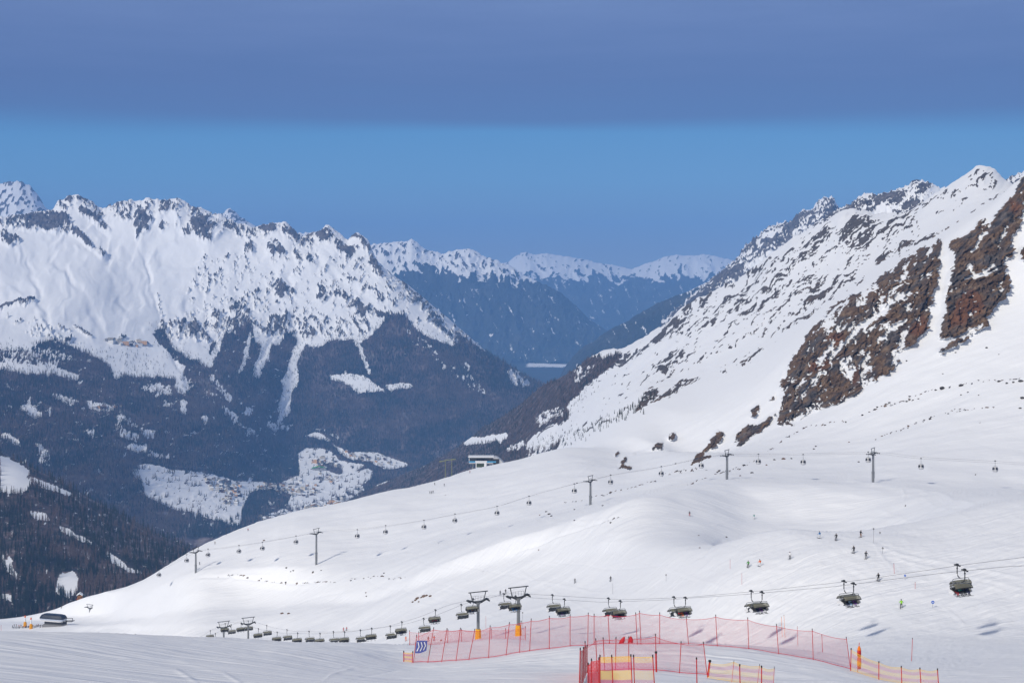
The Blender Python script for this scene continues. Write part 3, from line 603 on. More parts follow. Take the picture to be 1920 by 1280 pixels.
# --- hillside
crag = blank()
for q, v in (([(1925, 322), (1902, 345), (1890, 372), (1865, 405), (1850, 420), (1837, 412), (1810, 440), (1790, 447), (1775, 462), (1782, 475), (1782, 495), (1775, 520), (1765, 547), (1762, 575), (1756, 600), (1757, 617), (1760, 634), (1782, 632), (1815, 620), (1840, 605), (1852, 585), (1870, 567), (1886, 550),
               (1887, 525), (1877, 500), (1895, 475), (1885, 440), (1902, 440), (1912, 410), (1914, 382), (1925, 372)], .80),
             ([(1907, 470), (1925, 458), (1925, 490), (1910, 486)], .8), ([(1930, 300), (2120, 180), (2120, 420), (1990, 480), (1930, 440)], .62),
             ([(1752, 450), (1732, 460), (1702, 478), (1680, 496), (1660, 508), (1640, 521), (1630, 533), (1600, 553), (1580, 556), (1557, 576), (1540, 594), (1522, 613), (1510, 628), (1485, 666), (1464, 696), (1455, 720), (1466, 745), (1462, 775), (1455, 801), (1487, 799), (1512, 777), (1540, 762), (1565, 757),
               (1590, 742), (1632, 712), (1652, 702), (1680, 664), (1702, 649), (1727, 629), (1737, 617), (1737, 600), (1737, 575), (1747, 550), (1755, 525), (1757, 507), (1761, 475), (1757, 447)], .60),
             ([(1702, 477), (1735, 462), (1757, 470), (1752, 530), (1735, 600), (1727, 627), (1700, 645), (1690, 600), (1700, 540)], .70), ([(1540, 600), (1600, 560), (1640, 540), (1640, 580), (1560, 640), (1530, 640)], .46),
             ([(1455, 800), (1470, 700), (1530, 640), (1640, 600), (1660, 680), (1590, 740), (1520, 765)], .66),
             ([(1440, 786), (1452, 770), (1452, 778), (1440, 790)], .7), ([(1435, 752), (1450, 740), (1460, 700), (1450, 750)], .6), ([(1405, 782), (1412, 760), (1422, 756), (1424, 768), (1408, 784)], .85),
             ([(1294, 875), (1303, 862), (1310, 851), (1322, 849), (1322, 854), (1310, 861), (1330, 853), (1334, 857), (1318, 868)], .95), ([(1314, 846), (1322, 832), (1330, 824), (1342, 809), (1358, 815), (1352, 828), (1345, 834), (1327, 843)], .82),
             ([(1364, 833), (1372, 820), (1380, 810), (1395, 800), (1420, 792), (1440, 780), (1442, 790), (1410, 813), (1388, 828), (1375, 837), (1382, 820)], .85),
             ([(1216, 843), (1230, 829), (1247, 831), (1236, 845), (1230, 840)], .95), ([(1246, 823), (1257, 811), (1267, 811), (1257, 823)], .85), ([(1153, 886), (1158, 878), (1167, 870), (1184, 874), (1178, 881), (1166, 878)], .95),
             ([(1161, 869), (1172, 855), (1178, 857), (1168, 868)], .95), ([(1152, 851), (1160, 845), (1162, 850), (1154, 854)], .9), ([(1184, 852), (1194, 846), (1190, 853)], .9),
             ([(1755, 656), (1780, 640), (1815, 625), (1850, 600), (1840, 615), (1790, 650), (1760, 666)], .6), ([(1630, 712), (1660, 690), (1690, 668), (1672, 690), (1640, 712)], .62)):
    poly(crag, q, v, 'max')
for q in ([(1761, 452), (1770, 480), (1764, 520), (1758, 560), (1745, 590), (1742, 625)], [(1800, 525), (1830, 515), (1860, 497)], [(1815, 470), (1830, 450), (1845, 440)], [(1812, 500), (1822, 520), (1850, 512)], [(1880, 480), (1878, 520)]):
    stroke(crag, q, 6, 0.12)
stroke(crag, [(1768, 452), (1772, 500), (1762, 560), (1748, 640)], 13, 0.0)
for q in ([(1600, 620), (1680, 560)], [(1560, 660), (1620, 600)], [(1640, 640), (1690, 600)], [(1590, 700), (1625, 660)], [(1530, 680), (1560, 640)], [(1500, 740), (1530, 700)], [(1660, 560), (1690, 520)]):
    stroke(crag, q, 7, 0.2)
streak = blank()
for q, v in (([(1180, 660), (1290, 575), (1400, 500), (1480, 450), (1640, 400), (1850, 345), (1700, 500), (1560, 570), (1500, 620), (1400, 640), (1300, 690), (1220, 740), (1160, 790), (1060, 830), (1000, 830), (1060, 720)], .27),
             ([(1290, 560), (1370, 510), (1440, 500), (1540, 420), (1600, 420), (1640, 400), (1700, 395), (1720, 400), (1660, 470), (1560, 540), (1450, 590), (1380, 600), (1320, 620), (1270, 640)], .40),
             ([(1600, 408), (1636, 405), (1640, 450), (1610, 470), (1570, 455)], .50), ([(1500, 470), (1540, 430), (1560, 440), (1520, 480), (1450, 540), (1430, 540)], .50), ([(1680, 400), (1740, 375), (1790, 350), (1780, 372), (1700, 430), (1650, 450)], .42),
             ([(1777, 367), (1830, 320), (1850, 315), (1865, 337), (1890, 352), (1850, 357), (1810, 347), (1785, 372)], .44), ([(1750, 400), (1770, 390), (1768, 402), (1752, 408)], .55),
             ([(1120, 675), (1165, 660), (1200, 650), (1240, 620), (1300, 570), (1300, 590), (1240, 640), (1197, 664), (1170, 682), (1135, 692), (1110, 692)], .60),
             ([(1180, 782), (1200, 752), (1220, 725), (1240, 738), (1265, 720), (1320, 700), (1310, 715), (1255, 745), (1222, 757), (1195, 772)], .62),
             ([(1220, 690), (1280, 650), (1310, 640), (1300, 660), (1250, 700)], .50), ([(1330, 700), (1400, 660), (1460, 640), (1440, 660), (1370, 705)], .34),
             ([(1240, 620), (1340, 570), (1420, 540), (1400, 560), (1300, 620)], .42), ([(1440, 600), (1520, 550), (1640, 480), (1620, 505), (1500, 590)], .40)):
    poly(streak, q, v, 'max')
for q in ([(1908, 345), (1880, 365), (1850, 382), (1820, 400), (1790, 425), (1760, 440), (1735, 452)], [(1830, 392), (1812, 405), (1800, 418)], [(1640, 492), (1660, 478), (1700, 465), (1750, 442)], [(1440, 600), (1470, 582), (1520, 560), (1580, 530), (1600, 520)], [(1465, 620), (1530, 580), (1570, 555)],
          [(1700, 460), (1670, 480), (1640, 500)], [(1380, 690), (1420, 660), (1460, 640)]):
    stroke(streak, q, 4.5, .62)
hwood = blank()
poly(hwood, [(600, 960), (760, 885), (850, 838), (900, 800), (960, 762), (1060, 692), (1090, 684), (1120, 676), (1165, 661), (1150, 690), (1110, 720), (1080, 745), (1062, 770), (1066, 786), (1030, 806), (1000, 822), (985, 842), (1040, 838), (1060, 830), (1040, 850), (1000, 865), (930, 880), (880, 890), (800, 915), (640, 960)])
for q, v in (([(868, 823), (900, 820), (930, 815), (955, 818), (940, 836), (900, 832), (868, 839)], .05), ([(1000, 780), (1040, 760), (1060, 765), (1050, 790), (1010, 800)], .45), ([(940, 838), (990, 822), (985, 842), (960, 850)], .4), ([(980, 845), (1060, 832), (1030, 852), (985, 862)], .5),
             ([(1070, 700), (1120, 680), (1110, 700), (1080, 730)], .5)):
    poly(hwood, q, v)
crag_b, streak_b, hwood_b = blur(crag, 2), blur(streak, 3), blur(hwood, 2)
rustm = blank()
for q in ([(1775, 575), (1800, 550), (1835, 555), (1838, 585), (1800, 612), (1770, 612)], [(1690, 620), (1720, 590), (1738, 605), (1728, 628), (1700, 640)], [(1585, 690), (1610, 685), (1605, 715), (1585, 712)], [(1505, 690), (1550, 668), (1548, 690), (1510, 702)], [(1880, 385), (1912, 380), (1908, 408), (1880, 405)], [(1545, 625), (1575, 620), (1570, 650), (1550, 648)], [(1300, 850), (1325, 850), (1310, 862)], [(1385, 820), (1440, 785), (1440, 790), (1395, 822)]):
    poly(rustm, q)
rustm = blur(rustm, 6)
px, py = near.PX, near.py
Y = near.Y
farside = near.q > curve(NEAR[-2], near.px, 0)[None] * 0 + np.log(curve(NEAR[-2], near.px, 0))[None]
flank = sstep(Y, 1150, 1500)
cragzone = sstep(Y, 840, 930) * (1 - sstep(Y, 1260, 1420))
wx = 12 * fbm(px / 40, py / 40, 3, 61); wy = 12 * fbm(px / 40, py / 40, 3, 62)
sa = (0.78 * px - 0.62 * py); sb = (0.62 * px + 0.78 * py)
ca = (0.55 * px - 0.83 * py); cb = (0.83 * px + 0.55 * py)
n_cr = 0.75 * fbm((ca + 1.4 * wx) / 44, (cb + 1.2 * wy) / 15, 5, 63, 0.6) + 0.50 * fbm((ca + wx) / 10, cb / 5, 4, 64, 0.65)
ck = samp(crag_b, px + 0.35 * wx, py + 0.35 * wy)
n_rock = sstep(1.3 * n_cr + (ck - 0.50) * 1.9, -0.07, 0.07) * sstep(ck, 0.12, 0.28)
n_st = 0.84 * fbm((sa + 1.6 * wx) / 64, (sb + 0.9 * wy) / 7.0, 5, 65, 0.64) + 0.44 * fbm(sa / 11, sb / 3.4, 4, 66, 0.65)
sk = samp(streak_b, px + 0.3 * wx, py + 0.3 * wy)
st = sstep(n_st + (sk - 0.5) * 1.7, -0.06, 0.10) * sstep(sk, 0.05, 0.15)
n_rock = np.where(Y < 1280, n_rock, np.maximum(n_rock * (Y < 1330), st))
hw = samp(hwood_b, px + 0.25 * wx, py + 0.25 * wy) * (Y > 1240)
nw = fbm(px / 5, py / 6, 4, 67)
n_wood = sstep(0.8 * nw + (hw - 0.5) * 1.8, -0.12, 0.12)
n_rock = np.where(farside, 0.5, n_rock)
warm = np.where(Y < 1330, 1.0, sstep(Y, 2600, 1300) * 0.6)
n_rust = samp(rustm, px + 0.6 * wx, py + 0.6 * wy) * (Y < 1330)
# relief
dz = flank * (1 - 0.8 * farside) * (7.5 * fbm(near.X / 190, near.Y / 330, 4, 71) + 3.5 * ridge((sa + wx) / 60, sb / 22, 3, 72)) * np.clip((Y - 1200) / 900, 0, 1.6)
dz = dz + st * (Y > 1280) * (0.8 + 2.0 * n_st) * np.clip(Y / 2500, 0.3, 1.5) * (1 - farside)
facet = ridge((ca + wx) / 30, (cb + wy) / 17, 4, 73, 0.6)
dz = dz + cragzone * sstep(ck, 0.05, 0.45) * (1.2 * facet + 0.8 * n_cr) + (n_rock * (Y < 1280) * (Y > 600)) * (0.3 + 0.4 * fbm(px / 4, py / 5, 3, 74))
# the crags stand out from the slope towards the valley
near.dY = -(cragzone * sstep(ck, 0.05, 0.45) * (8.0 * facet + 6.0 * n_cr + 5.0 * ridge(ca / 12, cb / 8, 3, 79)) + (n_rock * (Y < 1280) * (Y > 600)) * (2.5 + 2.2 * fbm(px / 4, py / 5, 3, 74) + 2.0 * facet))
mid = sstep(Y, 330, 600) * (1 - sstep(Y, 1000, 1300))
dz = dz + mid * (1.7 * fbm(near.X / 75, near.Y / 95, 4, 75) + 0.35 * fbm((near.X * 0.8 + near.Y * 0.3) / 26, near.Y / 14, 3, 76))
loc = sstep(Y, 40, 90) * (1 - sstep(Y, 330, 520))
dz = dz + loc * (0.16 * fbm(near.X / 9, near.Y / 14, 4, 77) + 0.05 * fbm(near.X / 2.1, near.Y / 3.5, 3, 78)) * np.clip(Y / 110, 0.6, 2.0)
# pistes, ski tracks and drifts pressed into or thrown up from the snow
track = blank()
for q, wv, v in (([(1590, 900), (1640, 908), (1700, 914), (1750, 924), (1800, 938), (1840, 949)], 3.5, 1.0), ([(1640, 905), (1690, 912), (1697, 930), (1690, 945)], 2.5, .7), ([(1696, 912), (1750, 933), (1830, 950)], 2, .6), ([(1720, 960), (1780, 953), (1836, 950)], 2, -.6),
                 ([(1470, 985), (1560, 975), (1700, 972)], 3, .5), ([(1560, 1000), (1600, 1010), (1640, 1020), (1660, 1050), (1690, 1080)], 3, .4), ([(1640, 1018), (1690, 1040), (1800, 1062), (1930, 1085)], 3, .7), ([(1660, 1040), (1760, 1070), (1930, 1105)], 2.5, .6), ([(1700, 1060), (1800, 1085), (1930, 1118)], 2.5, .5),
                 ([(1750, 1090), (1850, 1103), (1930, 1112)], 2, .5), ([(1760, 1130), (1800, 1160), (1815, 1188)], 3, .5), ([(1540, 1190), (1700, 1200), (1930, 1208)], 2, .4), ([(1500, 1215), (1700, 1235), (1930, 1250)], 2, .4),
                 ([(700, 1085), (760, 1080), (860, 1045), (960, 1010)], 3, .3), ([(540, 1140), (600, 1120), (660, 1105)], 2, -.4), ([(960, 1035), (1040, 1005), (1130, 980), (1170, 970)], 2.2, -1.0), ([(1000, 1048), (1060, 1020), (1140, 995)], 1.8, -.4), ([(1290, 1055), (1320, 1040), (1340, 1020), (1362, 1008)], 2.5, -.9),
                 ([(1370, 885), (1440, 870), (1500, 852), (1560, 846)], 2, -.4), ([(1240, 893), (1300, 882), (1360, 868)], 2, -.7), ([(880, 965), (960, 950), (1040, 935), (1200, 905)], 2, -.35), ([(640, 1052), (700, 1040), (780, 1030)], 2, -.5), ([(530, 1050), (545, 1046)], 2, -.8), ([(700, 1020), (740, 1010), (800, 1000)], 2, .4),
                 ([(770, 1010), (860, 990), (960, 970)], 3, .35), ([(360, 1085), (420, 1082), (480, 1086), (560, 1092), (600, 1092)], 3, -.8), ([(400, 1100), (440, 1080), (520, 1078)], 3, .5), ([(880, 882), (940, 880), (1000, 872)], 3, .4), ([(1030, 880), (1090, 866), (1140, 855)], 5, .6), ([(1080, 900), (1140, 890), (1240, 870)], 2.5, .4),
                 ([(820, 1205), (900, 1198), (1000, 1202)], 4, .5), ([(560, 1230), (640, 1248), (740, 1252)], 3, .5), ([(600, 1280), (620, 1265), (680, 1245)], 2, .5), ([(660, 1275), (740, 1255), (860, 1240)], 2, -.5), ([(220, 1232), (330, 1255), (380, 1285)], 4, .6), ([(330, 1238), (420, 1262), (470, 1290)], 3, .5),
                 ([(900, 1250), (1000, 1240), (1080, 1232)], 2, -.4), ([(1370, 1246), (1500, 1262), (1600, 1285)], 3, .5), ([(1340, 1250), (1440, 1270), (1520, 1290)], 2, -.5), ([(1250, 1225), (1380, 1240), (1480, 1258)], 2, .4), ([(480, 1218), (560, 1228), (640, 1245), (740, 1252)], 3, .7)):
    stroke(track, q, wv * 2.4, v, taper=26)
rt = np.random.default_rng(77)
for _ in range(150):         # the long faint lines that skis and groomers leave
    x0_, y0_ = rt.uniform(640, 1960), rt.uniform(880, 1275); L_ = rt.uniform(60, 240); sl = rt.normal(-0.16 if y0_ < 1040 and x0_ < 1450 else 0.10, 0.16); cv = rt.normal(0, 0.0006)
    stroke(track, [(x0_ + L_ * k / 6, y0_ + sl * L_ * k / 6 + cv * (L_ * k / 6) ** 2) for k in range(7)], rt.uniform(2.2, 4.5), rt.choice([-.35, -.25, .3, .4, .25]), taper=20)
track = blur(track, 1)
tk = samp(track, px, py) * (Y < 1150) * (Y > 40)
dz = dz + tk * np.clip(Y, 70, 700) * 0.0011
add_relief(near, dz)
n_wood = np.where(Y < 1240, 0, n_wood); n_wood = np.where(farside, 0.6, n_wood)
# moraine stones: thin dark lines of gravel showing through
grav = blank()
for q in ([(1440, 845), (1470, 825), (1500, 806), (1520, 800), (1545, 797), (1590, 785)], [(1600, 780), (1640, 768), (1660, 757), (1700, 750), (1750, 730), (1800, 722), (1860, 716), (1918, 712)], [(1640, 820), (1690, 805), (1740, 785), (1790, 772), (1864, 764)], [(1660, 762), (1700, 752), (1720, 749)],
          [(410, 1083), (440, 1078), (480, 1085), (520, 1090), (590, 1092), (640, 1090)], [(1240, 890), (1300, 880), (1360, 880)], [(1290, 908), (1350, 884), (1400, 870)], [(1060, 940), (1140, 925), (1230, 905)], [(660, 1086), (700, 1078), (760, 1080)], [(1130, 982), (1160, 973)], [(1300, 905), (1340, 888), (1372, 880), (1420, 862)]):
    stroke(grav, q, 4, .5)
grav = blur(grav, 1)
gk = samp(grav, px + 0.2 * wx, py + 0.2 * wy) * (Y > 500) * (Y < 1200)
n_rock = np.maximum(n_rock, sstep(gk + 0.55 * fbm(px / 7, py / 2.6, 4, 81) - 0.52, 0.0, 0.12))

# --- far ranges
def far_cover(s, snow_to, seed, sx=1.0, patch=0.0, rock=0.42, relief=40.0, jag=10.0, streaky=0):
    px, py = s.PX, s.py; top = py.min(0)[None]
    wx = 10 * fbm(px / 40, py / 40, 3, seed)
    n = fbm((px + wx) / (13 * sx), (py + wx) / (10 * sx), 5, seed + 1, 0.6)
    rb = ridge((px + wx) / (42 * sx), py / (90 * sx) + px / 300, 4, seed + 2)
    lim = snow_to(px) if callable(snow_to) else snow_to
    wood = sstep((py - lim) / 26 + 0.9 * n + 0.7 * rb * 0.6, -0.25, 0.25)
    wood = np.where((fbm((px - 0.6 * py) / 8, (py + 0.6 * px) / 34, 4, seed + 4) > 0.50 - patch), wood * 0.45, wood)
    rockm = sstep(n * 0.7 + 0.6 * fbm((px + 0.8 * py) / (6 * sx), (py - 0.5 * px) / (15 * sx), 4, seed + 3) + rock - 0.5, -0.06, 0.12)
    if streaky:      # strata falling to the left, as on the near flank
        a_, b_ = 0.78 * px - 0.62 * py, 0.62 * px + 0.78 * py
        big_n = fbm((a_ + wx) / 60, (b_ + wx) / 30, 3, seed + 8)
        rockm = sstep(0.62 * fbm((a_ + 2 * wx) / 30, (b_ + wx) / 5.0, 5, seed + 9, 0.7) + 0.45 * fbm(px / 4.5, py / 4.0, 4, seed + 10, 0.7) + 0.55 * big_n + rock - 0.5, -0.08, 0.12)
    up = np.clip((py - top) / 25, 0.1, 1)
    add_relief(s, relief * rb * up + jag * np.exp(-((py - top) / 6.0) ** 2) * fbm(px / 7, px * 0 + seed, 4, seed + 6, 0.6) + 0.5 * relief * (rockm - 0.3) * np.clip((py - top) / 12, 0, 1))
    back = s.q > np.log(s.Y.max() / 1.06)
    return rockm, np.where(back, 0.3, wood)
c_backl = far_cover(backl, 640, 101, rock=0.40, relief=30, jag=20)
c_far1 = far_cover(far1, lambda p: np.interp(p, [680, 740, 800, 860, 900, 960, 1000, 1300], [508, 516, 506, 530, 524, 535, 530, 530]), 111, rock=0.22, relief=70, jag=14)
c_far2 = far_cover(far2, lambda p: np.interp(p, [900, 980, 1060, 1120, 1200, 1300, 1400], [516, 522, 530, 520, 526, 526, 530]), 121, rock=0.13, relief=60, jag=14)
c_far3 = far_cover(far3, lambda p: np.interp(p, [1000, 1100, 1200, 1280, 1330, 1400], [560, 560, 545, 548, 560, 560]), 131, rock=0.30, relief=24, jag=6, patch=-0.05)
c_ra = far_cover(righta, 720, 141, sx=0.62, rock=0.54, relief=30, jag=20, streaky=1)
c_rb = far_cover(rightb, 720, 151, sx=0.75, rock=0.42, relief=14, jag=8, streaky=1)
vn = fbm(val.X / 700, val.Y / 700, 4, 91)
c_val = (np.zeros_like(val.X), 0.95 - 0.95 * ((val.Y > 13000) & (val.Y < 13400) & (np.abs(val.X - 330) < 170)))

# ------------------------------------------------------------------ link the ground
M_near = terrain_material('hillside_snow_and_rock', 1.1, 0.6, 0.55, near=True)
M_left = terrain_material('mountain_snow_and_wood', 6.0, 0.5, 4.0)
M_spur = terrain_material('spur_snow_and_wood', 3.0, 0.4, 2.0)
M_far = terrain_material('far_snow_and_wood', 16.0, 0.5, 10.0, spruce=True)
M_mid = terrain_material('ridge_snow_and_rock', 5.0, 0.5, 4.0)
o_near = near.mesh('snow_slope', M_near, dict(rock=n_rock, wood=n_wood, warm=warm, rust=n_rust))
o_left = left.mesh('mountain', M_left, dict(rock=l_rock, wood=l_wood))
o_spur = spur.mesh('hillside', M_spur, dict(rock=np.zeros_like(s_wood), wood=s_wood * np.clip(0.86 + 0.55 * fbm(px_s / 9, py_s / 9, 4, 55, 0.6), 0, 1)))
for s, c, m_ in ((backl, c_backl, M_far), (far1, c_far1, M_far), (far2, c_far2, M_far), (far3, c_far3, M_far), (righta, c_ra, M_mid), (rightb, c_rb, M_mid)):
    s.mesh('mountain', m_, dict(rock=c[0], wood=c[1]))
Sheet.mesh(val, 'valley_floor', M_far, dict(rock=c_val[0], wood=c_val[1]))

# ------------------------------------------------------------------ the air between: one closed box of thin even haze
def haze():
    bx = [(-32000, 32000), (-400, 24500), (-1500, 760)]
    me = bpy.data.meshes.new('haze')
    v = [(x, y, z) for x in bx[0] for y in bx[1] for z in bx[2]]
    me.from_pydata(v, [], [(0, 1, 3, 2), (4, 6, 7, 5), (0, 4, 5, 1), (2, 3, 7, 6), (0, 2, 6, 4), (1, 5, 7, 3)])
    m = bpy.data.materials.new('haze'); m.use_nodes = True; t = NT(m.node_tree)
    pv = t.n('ShaderNodeVolumePrincipled'); pv.inputs['Color'].default_value = (0.21, 0.45, 0.90, 1.0)
    pv.inputs['Density'].default_value = HAZE; pv.inputs['Anisotropy'].default_value = -0.25
    o = t.n('ShaderNodeOutputMaterial'); t.l(pv.outputs[0], o.inputs['Volume'])
    me.materials.append(m)
    ob = bpy.data.objects.new('haze', me); COL.objects.link(ob); ob['kind'] = 'stuff'
HAZE = 5.9e-5
haze()
# ================================================================== builders
class MB:
    """collects primitives of one part into one mesh"""
    def __init__(s): s.v, s.f, s.m = [], [], []
    def add(s, vs, fs, mi=0):
        b = len(s.v); s.v += [tuple(p) for p in vs]; s.f += [tuple(i + b for i in f) for f in fs]; s.m += [mi] * len(fs); return s
    def box(s, c, d, rz=0.0, mi=0, top=1.0):
        cx, cy, cz = c; x, y, z = d[0] / 2, d[1] / 2, d[2] / 2
        vs = []
        for sz in (-1, 1):
            k = top if sz > 0 else 1.0
            for sx, sy in ((-1, -1), (1, -1), (1, 1), (-1, 1)):
                px_, py_ = sx * x * k, sy * y * k
                vs.append((cx + px_ * math.cos(rz) - py_ * math.sin(rz), cy + px_ * math.sin(rz) + py_ * math.cos(rz), cz + sz * z))
        return s.add(vs, [(3, 2, 1, 0), (4, 5, 6, 7), (0, 1, 5, 4), (1, 2, 6, 5), (2, 3, 7, 6), (3, 0, 4, 7)], mi)
    def tube(s, pts, r, n=8, mi=0, cap=True, r2=None):
        P = [Vector(p) for p in pts]; k = len(P)
        rs = [r + ((r2 if r2 is not None else r) - r) * i / max(k - 1, 1) for i in range(k)] if not isinstance(r, (list, tuple)) else r
        vs, fs = [], []
        up = Vector((0.013, 0.021, 1.0))
        for i, p in enumerate(P):
            d = (P[min(i + 1, k - 1)] - P[max(i - 1, 0)]).normalized()
            a = d.cross(up if abs(d.z) < 0.95 else Vector((0, 1, 0.03))).normalized(); b = d.cross(a)
            for j in range(n):
                t = 2 * math.pi * j / n
                vs.append(p + a * math.cos(t) * rs[i] + b * math.sin(t) * rs[i])
        for i in range(k - 1):
            for j in range(n):
                fs.append((i * n + j, i * n + (j + 1) % n, (i + 1) * n + (j + 1) % n, (i + 1) * n + j))
        if cap: fs += [tuple(range(n - 1, -1, -1)), tuple(range((k - 1) * n, k * n))]
        return s.add(vs, fs, mi)
    def loft(s, rings, closed=True, mi=0, cap=True):
        n = len(rings[0]); vs = [p for r in rings for p in r]; fs = []
        for i in range(len(rings) - 1):
            for j in range(n if closed else n - 1):
                fs.append((i * n + j, i * n + (j + 1) % n, (i + 1) * n + (j + 1) % n, (i + 1) * n + j))
        if cap and closed: fs += [tuple(range(n - 1, -1, -1)), tuple(range((len(rings) - 1) * n, len(rings) * n))]
        return s.add(vs, fs, mi)
    def mesh(s, name, mats, smooth=False):
        me = bpy.data.meshes.new(name); me.from_pydata(s.v, [], s.f)
        for m in (mats if isinstance(mats, (list, tuple)) else [mats]): me.materials.append(m)
        me.polygons.foreach_set('material_index', s.m)
        if smooth: me.polygons.foreach_set('use_smooth', [True] * len(s.f))
        me.update(); return me

def link(name, me, parent=None, loc=None, rz=None, label=None):
    o = bpy.data.objects.new(name, me); COL.objects.link(o)
    if parent: o.parent = parent
    if loc is not None: o.location = loc
    if rz is not None: o.rotation_euler = (0, 0, rz)
    if label: o['label'] = label
    return o
def tag(o, label, cat, group=None):
    o['label'] = label; o['category'] = cat
    if group: o['group'] = group
    return o
def thing(name, label, cat, loc=(0, 0, 0), rz=0.0, group=None):
    o = bpy.data.objects.new(name, None); COL.objects.link(o); o.empty_display_size = 0.3
    o.location = loc; o.rotation_euler = (0, 0, rz)
    return tag(o, label, cat, group)
def dup(root, loc, rz, label, cat=None, group=None):
    r = root.copy(); COL.objects.link(r); r.location = loc; r.rotation_euler = (0, 0, rz); r['label'] = label
    if group: r['group'] = group
    for ch in list(root.children):
        c = ch.copy(); COL.objects.link(c); c.parent = r
        for g in list(ch.children):
            d = g.copy(); COL.objects.link(d); d.parent = c
    return r
ORD = ['zeroth', 'first', 'second', 'third', 'fourth', 'fifth', 'sixth', 'seventh', 'eighth', 'ninth', 'tenth', 'eleventh', 'twelfth', 'thirteenth', 'fourteenth', 'fifteenth', 'sixteenth', 'seventeenth', 'eighteenth',
       'nineteenth', 'twentieth', 'twenty-first', 'twenty-second', 'twenty-third', 'twenty-fourth', 'twenty-fifth', 'twenty-sixth', 'twenty-seventh', 'twenty-eighth', 'twenty-ninth', 'thirtieth']

steel = plain('galvanised_steel', (0.24, 0.25, 0.26), 0.5, 0.5)
dsteel = plain('dark_steel', (0.055, 0.058, 0.062), 0.5, 0.4)
rubber = plain('black_rubber', (0.02, 0.02, 0.022), 0.7)
cable_m = plain('steel_cable', (0.10, 0.10, 0.11), 0.5, 0.5)
white_p = plain('white_plastic', (0.75, 0.75, 0.76), 0.4)
seat_m = plain('dark_seat_padding', (0.055, 0.058, 0.064), 0.75)
yellow_p = plain('yellow_foam_cover', (0.85, 0.42, 0.01), 0.65)
red_p = plain('red_plastic', (0.50, 0.018, 0.018), 0.5)
black_p = plain('black_plastic', (0.02, 0.02, 0.02), 0.5)
orange_p = plain('orange_fabric', (0.80, 0.20, 0.015), 0.7)
alu = plain('light_grey_paint', (0.50, 0.51, 0.53), 0.45, 0.1)
blue_p = plain('light_blue_paint', (0.09, 0.34, 0.58), 0.45)
glass_d = plain('dark_window_glass', (0.018, 0.022, 0.03), 0.12, 0.0, spec=0.6)
olive = plain('olive_paint', (0.20, 0.22, 0.13), 0.6)
wood_m = plain('brown_timber', (0.30, 0.13, 0.045), 0.7, scale=1.0)
snow_m = plain('lying_snow', (0.84, 0.86, 0.88), 0.8, var=0.03)
tyre_m = rubber

def bubble_material():
    m, t = mat('tinted_bubble')
    p = t.n('ShaderNodeBsdfPrincipled'); p.inputs['Base Color'].default_value = (0.25, 0.24, 0.18, 1); p.inputs['Roughness'].default_value = 0.12
    tr = t.n('ShaderNodeBsdfTransparent'); tr.inputs[0].default_value = (0.58, 0.57, 0.48, 1)
    mx = t.n('ShaderNodeMixShader'); mx.inputs[0].default_value = 0.55
    t.l(tr.outputs[0], mx.inputs[1]); t.l(p.outputs[0], mx.inputs[2])
    o = t.n('ShaderNodeOutputMaterial'); t.l(mx.outputs[0], o.inputs[0])
    return m
bubble_m = bubble_material()

# ------------------------------------------------------------------ chairlift line
CL_D = Vector((0.4856, -1.0, 0)).normalized()      # direction up the line, towards the camera
CL_N = Vector((0.8995, 0.4368, 0)).normalized()
def cl_point(Y, side):                             # side -1: cable nearer the camera, +1: farther
    return Vector((192.1 - 0.4856 * Y, Y, 0)) + CL_N * 3.0 * side
CLZ = np.array([(170, -33.0), (200, -39.5), (227, -46.3), (241, -50.6), (266, -58.8), (292, -66.6), (318.5, -74.2), (345, -81), (370, -86), (392, -90.4), (404, -93.0), (416, -97.2), (430, -101.9), (451, -110.8), (475, -119.6), (510, -130.5), (542, -139.4), (586, -150.4),
                (615, -156.2), (640, -159.9), (660, -164.5), (679, -171.4), (700, -180), (730, -193), (770, -212)])
def cl_z(Y): return float(np.interp(Y, CLZ[:, 0], CLZ[:, 1]))
def on_line(Y0, side):
    """point of the cable whose bearing row is Y0 measured along the line"""
    p = Vector((192.1 - 0.4856 * Y0, Y0, 0)) + CL_N * 3.0 * side
    p.z = cl_z(Y0) - (min(max((312 - p.y) * 0.0135, 0), 1.7) if side < 0 else 0); return p   # the loaded side hangs lower
def u_Y(Y, side):
    """centre-line parameter of a point on that cable at depth Y"""
    return Y - CL_N.y * 3.0 * side

